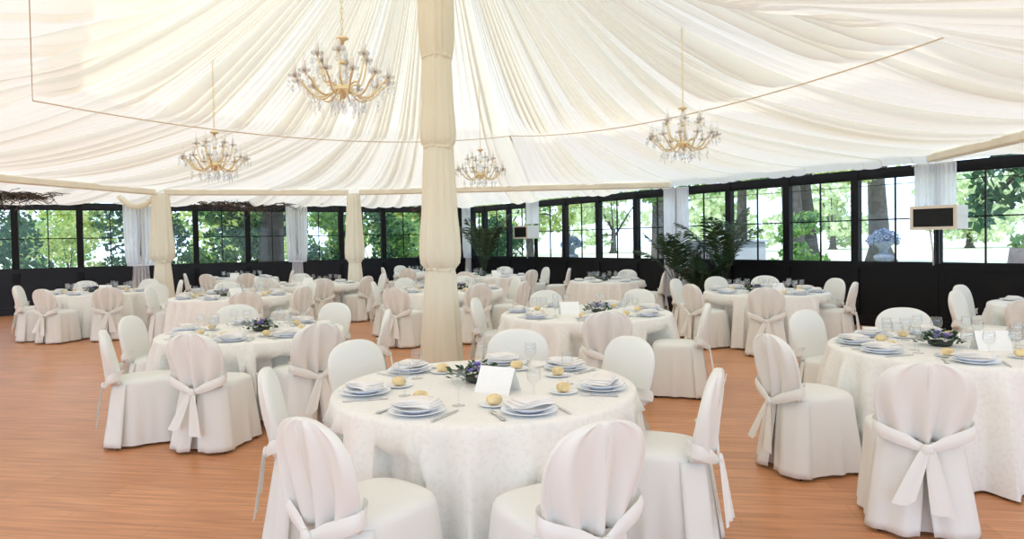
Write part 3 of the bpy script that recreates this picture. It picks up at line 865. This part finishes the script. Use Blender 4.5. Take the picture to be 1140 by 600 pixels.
def roll_proto():
    o = empty('bread_roll', (0, 0, 0), 0, None, 'bread roll')
    L = []
    for i in range(1, 10):
        a = PI * i / 10; rr = math.sin(a) ** .8; z = .024 - .026 * math.cos(a)
        L.append([(.043 * rr * math.cos(2 * PI * j / 20), .038 * rr * math.sin(2 * PI * j / 20), max(0, z - (.008 * math.exp(-((math.sin(2 * PI * j / 20) * rr) / .18) ** 2) if i > 6 else 0))) for j in range(20)])
    MB().loops(L).build('crust', 'bread', o)
    MB().ball((0, 0, .0375), .020, 10, 5, (1.5, .16, .28)).build('score', 'napkin', o)
    o2 = [c for c in kids_of(o)]
    return Proto(o)
def cutlery_proto(kind):
    m = MB()
    if kind == 'fork':
        xs = [(-.095, .009), (-.085, .011), (-.04, .006), (.02, .004), (.035, .009), (.05, .012)]
        m.loops([[(x, -w, .003 + .006 * ((x + .02) / .1) ** 2), (x, w, .003 + .006 * ((x + .02) / .1) ** 2), (x, w, .006 + .006 * ((x + .02) / .1) ** 2), (x, -w, .006 + .006 * ((x + .02) / .1) ** 2)] for x, w in xs])
        for t in (-.0095, -.0032, .0032, .0095): m.tube([(.05, t, .008), (.075, t, .0085), (.10, t, .006)], [.0017, .0016, .0009], 5)
    else:
        xs = [(-.115, .007), (-.10, .009), (-.02, .007), (-.005, .006), (.0, .009), (.06, .0105), (.10, .009), (.118, .002)]
        m.loops([[(x, -w * .6, .001), (x, w, .001), (x, w, .0045), (x, -w * .6, .0045)] for x, w in xs])
    o = m.build('table_' + kind, 'steel'); tag(o, None, kind); return Proto(o)
PL = plate_proto('dinner_plate', .140, .018, 'plate'); SP = plate_proto('soup_plate', .120, .024, 'plate'); BP = plate_proto('bread_plate', .078, .010, 'plate')
WG = glass_proto('wine_glass', .037, .095, .085, 'glass'); GB = glass_proto('water_goblet', .042, .10, .075, 'glass')
NP = napkin_proto(); RO = roll_proto(); FK = cutlery_proto('fork'); KN = cutlery_proto('knife')
TZ = .7555
def place_setting(key, a, where, full=True, j=0):
    tx, ty, R = TN[key]; td = TDESC[key]; r = random.Random(hash_(key) + j)
    def at(rad, lat): return (tx + rad * math.cos(a) - lat * math.sin(a), ty + rad * math.sin(a) + lat * math.cos(a))
    pr = R - .185
    x, y = at(pr, 0); W = '%s seat, %s' % (where, td)
    PL.place((x, y, TZ), 0, 'white dinner plate, ' + W, 'dinner plates')
    SP.place((x, y, TZ + .0105), 0, 'white soup plate stacked on dinner plate, ' + W, 'soup plates')
    NP.place((x, y, TZ + .0395), a + PI / 2 + r.uniform(-.5, .5), 'folded white napkin on the plates, ' + W, 'folded napkins')
    bx, by = at(pr - .195, -.115 + r.uniform(-.01, .01))
    BP.place((bx, by, TZ), 0, 'small bread plate, ' + W, 'bread plates')
    RO.place((bx, by, TZ + .009), r.uniform(0, 3), 'round bread roll on small plate, ' + W, 'bread rolls')
    gx, gy = at(pr - .285, .0 + r.uniform(-.01, .01))
    if key != 'front': GB.place((gx, gy, TZ), 0, 'clear water goblet, ' + W, 'water goblets')
    if full != 1 or True:
        gx, gy = at(pr - .205, .11 + r.uniform(-.01, .01))
        WG.place((gx, gy, TZ), 0, 'clear wine glass, ' + W, 'wine glasses')
    if full:
        fx, fy = at(pr + .005, -.165); FK.place((fx, fy, TZ), a + PI, 'steel fork beside plate, ' + W, 'forks')
        kx, ky = at(pr + .005, .165); KN.place((kx, ky, TZ), a + PI, 'steel knife beside plate, ' + W, 'knives')
def hash_(s): return sum((i + 1) * ord(c) for i, c in enumerate(s))
WORDS8 = ['right', 'far right', 'far', 'far left', 'left', 'near left', 'near', 'near right']
def settings(key, angs, words, full=True):
    for j, (a, w) in enumerate(zip(angs, words)): place_setting(key, math.radians(a), w, full, j)
settings('front', [-166, -117, -69, -13, 42, 82, 138], ['left', 'near left', 'near right', 'right', 'far right', 'far', 'far left'])
settings('left', [-127, -84, -42, 10, 64, 118, 175], ['near left', 'near', 'near right', 'right', 'far right', 'far left', 'left'])
settings('pole', [-140, -90, -38, 12, 60, 112, 168], ['near left', 'near', 'near right', 'right', 'far right', 'far left', 'left'])
settings('right', [-165, -115, -62, -12, 35, 76, 118, 160], ['left', 'near left', 'near right', 'right', 'far right', 'far', 'far left', 'back left'])
settings('palms', [-160, -108, -70, -28, 15, 65, 108, 150], ['left', 'near left', 'near', 'near right', 'right', 'far right', 'far', 'far left'])
settings('middleleft', [0, 45, 90, 135, 180, 225, 270, 315], WORDS8, False)
settings('farleft', [0, 45, 90, 135, 180, 225, 270, 315], WORDS8, False)
settings('behind', [0, 45, 90, 135, 180, 225, 270, 315], WORDS8, False)
def sparse(key, angs, words):
    for a, w in zip(angs, words):
        tx, ty, R = TN[key]; a = math.radians(a); td = TDESC[key]; W = '%s seat, %s' % (w, td)
        def at(rad, lat): return (tx + rad * math.cos(a) - lat * math.sin(a), ty + rad * math.sin(a) + lat * math.cos(a))
        x, y = at(R - .19, 0); PL.place((x, y, TZ), 0, 'white dinner plate, ' + W, 'dinner plates'); NP.place((x, y, TZ + .0228), a + 1.6, 'folded white napkin on the plate, ' + W, 'folded napkins')
        x, y = at(R - .43, .07); GB.place((x, y, TZ), 0, 'clear water goblet, ' + W, 'water goblets')
        x, y = at(R - .40, -.06); WG.place((x, y, TZ), 0, 'clear wine glass, ' + W, 'wine glasses')
for key in ('windows', 'cornerpalm', 'back', 'backleft', 'corner', 'edge'): sparse(key, [0, 60, 120, 180, 240, 300], ['right', 'far right', 'far left', 'left', 'near left', 'near right'])

# centrepieces and tent cards
def make_bouquet():
    o = empty('flower_centrepiece', (0, 0, 0), 0, None, 'flowers'); r = random.Random(8)
    MB().lathe([(.05, 0), (.075, .012), (.085, .035), (.08, .035), (.06, .02), (.002, .02)], 20).build('dish', 'dish', o)
    m = MB()
    for k in range(230):
        a = r.uniform(0, 2 * PI); e = r.uniform(-.1, 1.3); R = r.uniform(.05, .135) * (1.0 if e < .6 else .8)
        c = Vector((R * math.cos(a) * math.cos(e) * 1.25, R * math.sin(a) * math.cos(e) * 1.15, .035 + R * math.sin(e) * .75))
        d = Vector((math.cos(a), math.sin(a), r.uniform(-.3, .7))).normalized(); s = d.cross(Vector((r.uniform(-1, 1), r.uniform(-1, 1), 1))).normalized()
        l = r.uniform(.025, .05); w = l * .3
        m.add([c, c + d * l * .5 + s * w, c + d * l, c + d * l * .5 - s * w], [(0, 1, 2, 3)])
    m.build('foliage', 'fleaf', o, smooth=False)
    for k, (x, y, z, mat, rr) in enumerate(((.01, -.055, .085, 'lilac', .032), (-.05, -.03, .08, 'lilac', .026), (.06, -.03, .075, 'lilac', .022), (0, .04, .10, 'lilac', .026), (.085, .02, .06, 'whitep', .018), (-.08, .03, .06, 'whitep', .018), (.03, .08, .06, 'lilac', .02), (-.02, -.09, .055, 'whitep', .016))):
        f = MB()
        for ring, (nr, rad, tilt) in enumerate(((3, .35, 1.3), (5, .7, .9), (6, 1.0, .45))):
            for q in range(nr):
                a = 2 * PI * q / nr + ring; d = Vector((math.cos(a), math.sin(a), 0)); t = Vector((-math.sin(a), math.cos(a), 0))
                G = []
                for i in range(4):
                    s = i / 3; rowp = []
                    for jj in (-1, 0, 1):
                        wv = rr * .6 * math.sin(PI * (.25 + .6 * s)); p = d * (rr * rad * (.25 + .75 * s)) + t * (wv * jj) + Vector((0, 0, rr * (math.sin(tilt) * s * 1.1 - .15 * abs(jj) + .12 * ring)))
                        rowp.append((x + p.x, y + p.y, z + p.z - .012))
                    G.append(rowp)
                f.grid(G)
        fo = f.build('flower', mat, o); fo['label'] = 'lilac rose' if mat == 'lilac' else 'small white blossom'
    return Proto(o)
BQ = make_bouquet()
def make_card():
    m = MB(); h, w, b, t = .135, .215, .075, .0015
    m.loops([[(x, -b, 0), (x, 0, h), (x, b, 0), (x, b - .003, 0), (x, 0, h - .006), (x, -b + .003, 0)] for x in (-w / 2, w / 2)])
    o = m.build('tent_card', 'card', smooth=False); tag(o, None, 'place card'); return Proto(o)
TC = make_card()
for key, dx, dy, rz, card in (('front', -.04, .10, .2, (.08, -.15, -.5)), ('left', .08, .0, 0, None), ('pole', .14, -.02, .5, (-.20, -.12, .1)), ('right', -.08, .06, 0, (.15, -.14, -.2)),
                              ('palms', -.17, -.02, 1, (.12, -.16, .3)), ('windows', -.06, -.03, 0, None), ('behind', .2, .05, 0, (-.15, -.05, .4)), ('middleleft', -.12, .02, 0, (.10, -.12, .9)),
                              ('farleft', -.15, 0, 0, (.14, -.08, .2)), ('back', .06, .03, 0, (-.16, -.1, .4)), ('backleft', .14, .03, 0, (-.16, -.06, .3)), ('cornerpalm', -.16, .03, 0, (.16, -.05, .3)), ('corner', .1, 0, 0, None)):
    x, y, R = TN[key]
    BQ.place((x + dx, y + dy, TZ), rz, 'low bouquet of dark leaves and lilac flowers on the ' + TDESC[key], 'flower centrepieces')
    if card: TC.place((x + card[0], y + card[1], TZ), card[2], 'folded white card beside the flowers, ' + TDESC[key], 'tent cards')

# ------------------------------------------------------------------ palms
def palm(x, y, label, nf, h, spread, seed, dirs=None):
    r = random.Random(seed); o = empty('potted_palm', (x, y, 0), 0, label, 'palm')
    MB().lathe([(.15, 0), (.16, .02), (.20, .36), (.215, .38), (.20, .40), (.18, .36), (.002, .35)], 20).build('pot', 'pot', o)
    for k in range(nf):
        az = 2 * PI * k / nf * 2.4 + r.uniform(-.3, .3); L = h * r.uniform(.85, 1.1); out = spread * r.uniform(.6, 1.1); droop = r.uniform(.15, .5)
        pts = []
        for i in range(13):
            s = i / 12
            rad = out * (s ** 1.7); z = .36 + L * (s - droop * .55 * s ** 3.2)
            pts.append(Vector((rad * math.cos(az), rad * math.sin(az), z)))
        m = MB(); m.tube(pts, [.011 * (1 - .8 * i / 12) for i in range(13)], 5)
        t = Vector((-math.sin(az), math.cos(az), 0))
        for i in range(44):
            s = .40 + .6 * i / 43; q = s * 12; i0 = min(11, int(q)); p = pts[i0].lerp(pts[i0 + 1], q - i0); d = (pts[i0 + 1] - pts[i0]).normalized()
            ll = .36 * spread * (.35 + math.sin(PI * min(1, (s - .36) / .68)) * .8)
            for sd in (-1, 1):
                dv = (t * sd * .9 + d * .7 + Vector((0, 0, -.15 + r.uniform(-.25, .2)))).normalized(); w = d.cross(dv).normalized().cross(dv) * .013
                mid = p + dv * ll * .5 + Vector((0, 0, .01)); tip = p + dv * ll + Vector((0, 0, -.10 * ll))
                m.add([p, mid + w, tip, mid - w], [(0, 1, 2, 3)])
        m.build('frond', 'palm', o, smooth=False)
    return o
palm(3.35, 13.7, 'dark potted palm before the white curtain, the one to the left', 10, 1.50, .80, 1)
palm(4.10, 13.05, 'dark potted palm by the right windows, the taller one to the right', 10, 1.80, .80, 2)
palm(3.6, 13.0, 'short bushy potted palm filling in below the two tall palms', 10, .85, .6, 4)
palm(-.78, 18.9, 'dark potted palm standing in the far window corner', 11, 2.05, .80, 3)

# dried garlands on the left header
def garland(c, L, u, label, seed, n=230, hh=.14):
    r = random.Random(seed); m = MB()
    m.tube([Vector(c) + u * (L * .55 * (k / 10 - 1)) + Vector((0, 0, .03 * math.sin(k * 1.3))) for k in range(21)], .014, 5)
    for k in range(n):
        s = r.gauss(0, .32) * L / 1.2; b = Vector(c) + u * s + Vector((0, 0, r.uniform(-hh * .5, hh * .4)))
        d = (u * r.uniform(-1, 1) + Vector((r.uniform(-.4, .4), r.uniform(-.4, .4), r.uniform(-.45, .1)))).normalized() * r.uniform(.12, .34)
        m.tube([b, b + d * .5 + Vector((0, 0, r.uniform(-.03, .03))), b + d], [.009, .007, .003], 4)
        if k % 2 == 0:
            e = b + d; w = d.cross(Vector((0, 0, 1))).normalized() * .03
            m.add([e, e + d * .15 + w, e + d * .35, e + d * .15 - w], [(0, 1, 2, 3)])
    return tag(m.build('hanging_garland', 'twig'), label, 'garland')
garland((-9.65, 13.0, 2.64), 1.25, LU, 'dark dried branch garland at the top left above the windows', 1)
garland((-6.75, 17.0, 2.64), 1.9, LU, 'dried branch garland over the dark windows between two curtains', 2)
garland((-2.5, 20.0, 2.62), .8, LU, 'small dried twig bundle at the header next to the central pole', 3)

# ------------------------------------------------------------------ garden outside
def leaves_mesh(clumps, n, size, seed):
    r = np.random.default_rng(seed); cl = np.array(clumps); wts = (cl[:, 3] * cl[:, 4] * cl[:, 5]) ** .66; wts /= wts.sum()
    idx = r.choice(len(cl), n, p=wts); d = r.normal(size=(n, 3)); d /= np.linalg.norm(d, axis=1)[:, None]
    rad = r.uniform(.45, 1.05, n) ** .6
    c = cl[idx, :3] + d * rad[:, None] * cl[idx, 3:6]
    a = r.normal(size=(n, 3)); a /= np.linalg.norm(a, axis=1)[:, None]
    b = np.cross(a, r.normal(size=(n, 3))); b /= np.linalg.norm(b, axis=1)[:, None] + 1e-9
    l = size * r.uniform(.6, 1.3, n)[:, None]
    V = np.stack([c - a * l * .5, c + b * l * .28, c + a * l * .5, c - b * l * .28], 1).reshape(-1, 3)
    m = MB(); m.v = [tuple(p) for p in V]; m.f = [(4 * i, 4 * i + 1, 4 * i + 2, 4 * i + 3) for i in range(n)]
    return m
def tree(name, label, cat, x, y, trunk_h, tr, clumps, n, size, mat, seed, bark='bark', group=None, lean=0.0, twin=False):
    r = random.Random(seed); o = empty(name, (x, y, -.14), 0, label, cat, group)
    if trunk_h:
        m = MB(); pts = []; rs = []
        for k in range(9):
            s = k / 8; pts.append((lean * s * trunk_h + .06 * math.sin(3 * s + seed), .05 * math.sin(4 * s + seed), trunk_h * s)); rs.append(tr * (1 - .4 * s + .5 * max(0, .12 - s) / .12))
        m.tube(pts, rs, 12); m.build('trunk', bark, o)
        for k, cc in enumerate(clumps[:5]):
            b = Vector(pts[5 + k % 3]); e = Vector(cc[:3]); MB().tube([b, b.lerp(e, .5) + Vector((0, 0, .2)), e], [tr * .35, tr * .22, tr * .06], 6).build('branch', bark, o)
    leaves_mesh(clumps, n, size, seed).build('foliage', mat, o, smooth=False)
    return o
def blob(n, cx, cy, cz, R, H, s, seed):
    r = random.Random(seed); return [(cx + r.uniform(-R, R), cy + r.uniform(-R, R) * .7, cz + r.uniform(-H, H), s * r.uniform(.6, 1.2), s * r.uniform(.6, 1.2), s * r.uniform(.45, .8)) for _ in range(n)]
# left side: shrubs and trees close behind the dark windows
LS = [(-17.2, 24.4, 'M', 'mid-green leafy shrub outside the leftmost windows'), (-15.6, 20.0, 'D', 'deep green shrub outside the window left of the sheer curtain'),
      (-15.0, 22.8, 'L', 'sunlit yellow-green shrub outside the left windows'), (-12.6, 23.2, 'D', 'dark green shrub outside behind the cream post'), (-10.6, 25.0, 'M', 'green shrub outside behind the left window bays'),
      (-9.0, 24.2, 'D', 'deep green bush outside around the dark trunk'), (-7.2, 26.3, 'M', 'bush with bright leaves outside the back left windows'), (-5.6, 26.8, 'D', 'dark bush outside the window bays near the slim post'),
      (-3.8, 27.4, 'M', 'green bush outside left of the central pole'), (-1.2, 29.0, 'D', 'deep green bush outside behind the corner palm')]
for k, (x, y, t, lab) in enumerate(LS):
    tree('garden_shrub', lab, 'shrub', x, y, 1.2, .05, blob(16, 0, 0, 1.7, 1.5, 1.3, .62, k), 900 if k == 0 else 2300, .20, 'leaf' + t, 300 + k, 'darkbark', 'shrubs outside the left windows')
LT = [(-26, 36, 'L', 'bright tree standing behind the leftmost shrub'), (-12.2, 31, 'L', 'light green tree beyond the left shrubs'), (-7.5, 33, 'L', 'sunny yellow-green tree beyond the back left shrubs'), (-3.2, 34, 'L', 'bright green tree beyond the bush left of the pole')]
for k, (x, y, t, lab) in enumerate(LT):
    tree('garden_tree', lab, 'tree', x, y, 3.6, .22, blob(18, 0, 0, 3.4, 2.6, 1.9, 1.05, 20 + k), 2400, .34, 'leaf' + t, 330 + k, 'darkbark', 'trees outside the left windows')
tree('garden_tree', 'thick dark tree trunk outside the window left of the second curtain', 'tree', -8.35, 23.6, 4.4, .48, blob(14, 0, 0, 4.0, 1.8, .7, .8, 77), 1500, .26, 'leafD', 350, 'darkbark', 'trees outside the left windows')
# right side: open pale lawn with old trees
tree('garden_tree', 'big grey-barked tree trunk outside the right windows, right of the shrub', 'tree', 12.4, 29.6, 6.8, .50, blob(22, 0, 0, 5.6, 3.4, 1.1, 1.0, 31), 3400, .34, 'leafL', 360, 'bark', 'old trees on the lawn', -.03)
tree('garden_tree', 'darker leaning tree trunk on the lawn behind the grey-barked trunk', 'tree', 16.1, 36.5, 7.2, .58, blob(22, 0, 0, 6.6, 4.0, 1.4, 1.1, 32), 3000, .38, 'leafL', 361, 'darkbark', 'old trees on the lawn', -.07)
tree('garden_tree', 'pale tree trunk rising behind the stone urn on the right', 'tree', 22.2, 40.5, 8, .62, blob(20, 0, 0, 6.8, 4.2, 1.6, 1.1, 33), 3000, .38, 'leafL', 362, 'bark', 'old trees on the lawn', -.05)
tree('garden_tree', 'slim tree behind the shrub outside the right windows', 'tree', 13.0, 38.0, 6.4, .34, blob(20, 0, 0, 6.0, 3.2, 1.6, 1.1, 34), 2800, .36, 'leafM', 363, 'bark', 'old trees on the lawn')
tree('garden_tree', 'tree with hanging light leaves outside the windows left of the palms', 'tree', 6.6, 30.5, 6.5, .32, blob(18, 0, 0, 4.9, 2.2, 1.3, .72, 35), 2400, .30, 'leafM', 364, 'bark', 'old trees on the lawn')
tree('garden_tree', 'light green tree with drooping branches outside above the farther urn', 'tree', 3.1, 39.0, 6.8, .28, blob(18, 0, 0, 5.6, 2.8, 1.5, .85, 36), 2400, .34, 'leafM', 365, 'bark', 'old trees on the lawn')
tree('garden_tree', 'yellow-green leafy tree outside behind the farther heater', 'tree', .8, 31.0, 4.5, .2, blob(16, 0, 0, 4.0, 2.2, 1.6, .8, 37), 2400, .30, 'leafL', 366, 'bark', 'old trees on the lawn')
tree('garden_shrub', 'bushy green shrub outside the right windows beside the grey box', 'shrub', 9.3, 22.4, 1.0, .06, blob(12, 0, 0, 1.55, .75, .9, .42, 38), 1500, .20, 'leafM', 367, 'bark', 'shrubs outside the right windows')
tree('garden_tree', 'near maple with broad dark leaves outside the rightmost windows', 'tree', 11.6, 14.3, 4.6, .24, [(-.9, .2, 2.9, .8, .7, .5), (-.2, 0, 3.2, .9, .8, .5), (.6, .2, 2.7, .9, .7, .6), (1.6, 0, 2.9, 1.0, .8, .6), (-1.25, .3, 2.35, .45, .4, .35), (.5, 0, 2.25, .5, .4, .3), (1.5, .1, 2.2, .6, .5, .35), (-1.6, .2, 2.0, .3, .3, .25), (2.6, .2, 2.7, .9, .8, .8), (.3, .4, 3.5, 1.4, .8, .5), (1.9, .3, 3.5, 1.2, .8, .5)], 2000, .25, 'leafD', 368, 'darkbark', 'old trees on the lawn')
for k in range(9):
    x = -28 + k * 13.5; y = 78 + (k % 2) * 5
    tree('distant_tree', 'hazy pale tree far across the lawn', 'tree', x, y, 3, .4, blob(20, 0, 0, 5.0, 4.6, 3.6, 1.9, 60 + k), 1700, .9, 'leafP', 380 + k, 'bark', 'far line of trees beyond the lawn')
# barrel planter at the right edge
b = empty('barrel_planter', (10.05, 13.1, -.14), 0, 'dark round barrel planter outside the rightmost window', 'planter')
MB().lathe([(.28, 0), (.34, .35), (.36, .7), (.34, 1.1), (.30, 1.42), (.26, 1.42), (.25, 1.3), (.002, 1.3)], 20).build('barrel', 'barrel', b)
hp = MB()
for z in (.3, 1.05): hp.lathe([(.345, z), (.362, z), (.362, z + .05), (.345, z + .05)], 20)
hp.build('hoop', 'black', b)
leaves_mesh([(0, 0, 1.5, .3, .3, .2)], 160, .16, 5).build('foliage', 'leafM', b, smooth=False)
# stone urns full of flowers
def urn(x, y, sc, label, seed, base=.55):
    o = empty('stone_urn', (x, y, -.14), 0, label, 'urn'); o.scale = (sc,) * 3
    MB().box((0, 0, base / 2), (.62, .62, base), 0, .03).build('pedestal', 'stone', o, smooth=False)
    MB().lathe([(.26, base), (.26, base + .05), (.17, base + .09), (.12, base + .16), (.15, base + .21), (.28, base + .27), (.34, base + .36), (.30, base + .44), (.16, base + .50), (.14, base + .58), (.18, base + .70), (.30, base + .82), (.40, base + .88), (.40, base + .92), (.32, base + .90), (.002, base + .86)], 28).build('bowl', 'stone', o)
    leaves_mesh([(0, 0, base + 1.05, .52, .50, .24), (.34, 0, base + .95, .24, .24, .16), (-.34, .1, base + .95, .24, .24, .16), (0, 0, base + 1.2, .34, .34, .18)], 1300, .10, seed).build('flowers', 'stoneflower', o, smooth=False)
    return o
urn(13.25, 24.0, 1.0, 'stone urn overflowing with blue-grey flowers outside the right windows', 5)
urn(2.95, 33.2, 1.0, 'distant stone urn outside behind a window post near the farther heater', 6)
# outdoor metal cabinet seen over the sill
o = empty('outdoor_cabinet', (5.0, 16.4, -.14), -.35, 'pale grey metal cabinet with louvred side outside the windows behind the palms', 'cabinet')
MB().box((0, 0, .80), (2.2, 1.3, 1.6), 0, .02).build('housing', 'unit', o, smooth=False)
MB().box((0, 0, 1.63), (2.32, 1.42, .06), 0, .01).build('lid', 'unit', o, smooth=False)
lv = MB()
for k in range(12): lv.box((-.95 + .075 * k, -.67, .9), (.03, .03, 1.1))
lv.build('louvre', 'barrel', o, smooth=False)
# white garden pavilion at the far left
o = empty('garden_pavilion', (-21.3, 28.2, -.14), .4, 'white canvas pavilion outside the leftmost window', 'pavilion')
L = [[(sx * w, sy * w, z) for sx, sy in ((-1, -1), (1, -1), (1, 1), (-1, 1))] for w, z in ((1.5, 2.55), (1.5, 2.85), (.05, 3.7))]
MB().loops(L, False, True).build('canopy', 'canvas', o, smooth=False)
for sx in (-1, 1):
    for sy in (-1, 1): MB().box((sx * 1.42, sy * 1.42, 1.3), (.08, .08, 2.6)).build('pole', 'canvas', o, smooth=False)

# ------------------------------------------------------------------ light
w = bpy.data.worlds.new('World'); S.world = w; w.use_nodes = True
nt = w.node_tree; nt.nodes.clear()
out = nt.nodes.new('ShaderNodeOutputWorld'); bg = nt.nodes.new('ShaderNodeBackground')
tc = nt.nodes.new('ShaderNodeTexCoord'); sp = nt.nodes.new('ShaderNodeSeparateXYZ'); rp = nt.nodes.new('ShaderNodeValToRGB')
e = rp.color_ramp.elements; e[0].position = 0; e[0].color = (.64, .81, 1, 1); e[1].position = .55; e[1].color = (.30, .40, .62, 1)
nt.links.new(tc.outputs['Generated'], sp.inputs[0]); nt.links.new(sp.outputs['Z'], rp.inputs[0]); nt.links.new(rp.outputs[0], bg.inputs[0])
bg.inputs[1].default_value = 3.0; nt.links.new(bg.outputs[0], out.inputs[0])
sl = bpy.data.lights.new('sun', 'SUN'); sl.energy = 4.2; sl.color = (1, .97, .92); sl.angle = .09
so = bpy.data.objects.new('sun', sl); COL.objects.link(so)
sd = Vector((.50, .28, -.98)).normalized()      # travelling direction
so.rotation_euler = sd.to_track_quat('-Z', 'Y').to_euler()

# ------------------------------------------------------------------ camera
cd = bpy.data.cameras.new('camera'); cam = bpy.data.objects.new('camera', cd); COL.objects.link(cam); S.camera = cam
cd.sensor_width = 36; cd.sensor_fit = 'HORIZONTAL'; cd.lens = 36 * 750 / 1140; cd.shift_y = -14 / 1140
cd.clip_start = .05; cd.clip_end = 400
pt, rl = math.atan(17.5 / 750), math.radians(1.0)
fw = Vector((0, math.cos(pt), -math.sin(pt))); u0 = Vector((0, math.sin(pt), math.cos(pt))); r0 = Vector((1, 0, 0))
up = u0 * math.cos(rl) + r0 * math.sin(rl); rt = r0 * math.cos(rl) - u0 * math.sin(rl)
mw = Matrix((rt, up, -fw)).transposed().to_4x4(); mw.translation = Vector((0, 0, 1.58)); cam.matrix_world = mw

S.view_settings.view_transform = 'Standard'; S.view_settings.look = 'None'; S.view_settings.gamma = 1; S.view_settings.use_curve_mapping = False
S.view_settings.exposure = -0.16
S.cycles.max_bounces = 10; S.cycles.diffuse_bounces = 6; S.cycles.transparent_max_bounces = 24; S.cycles.glossy_bounces = 4
S.cycles.use_denoising = True
S.cycles.sample_clamp_indirect = 6
S.cycles.caustics_reflective = False; S.cycles.caustics_refractive = False
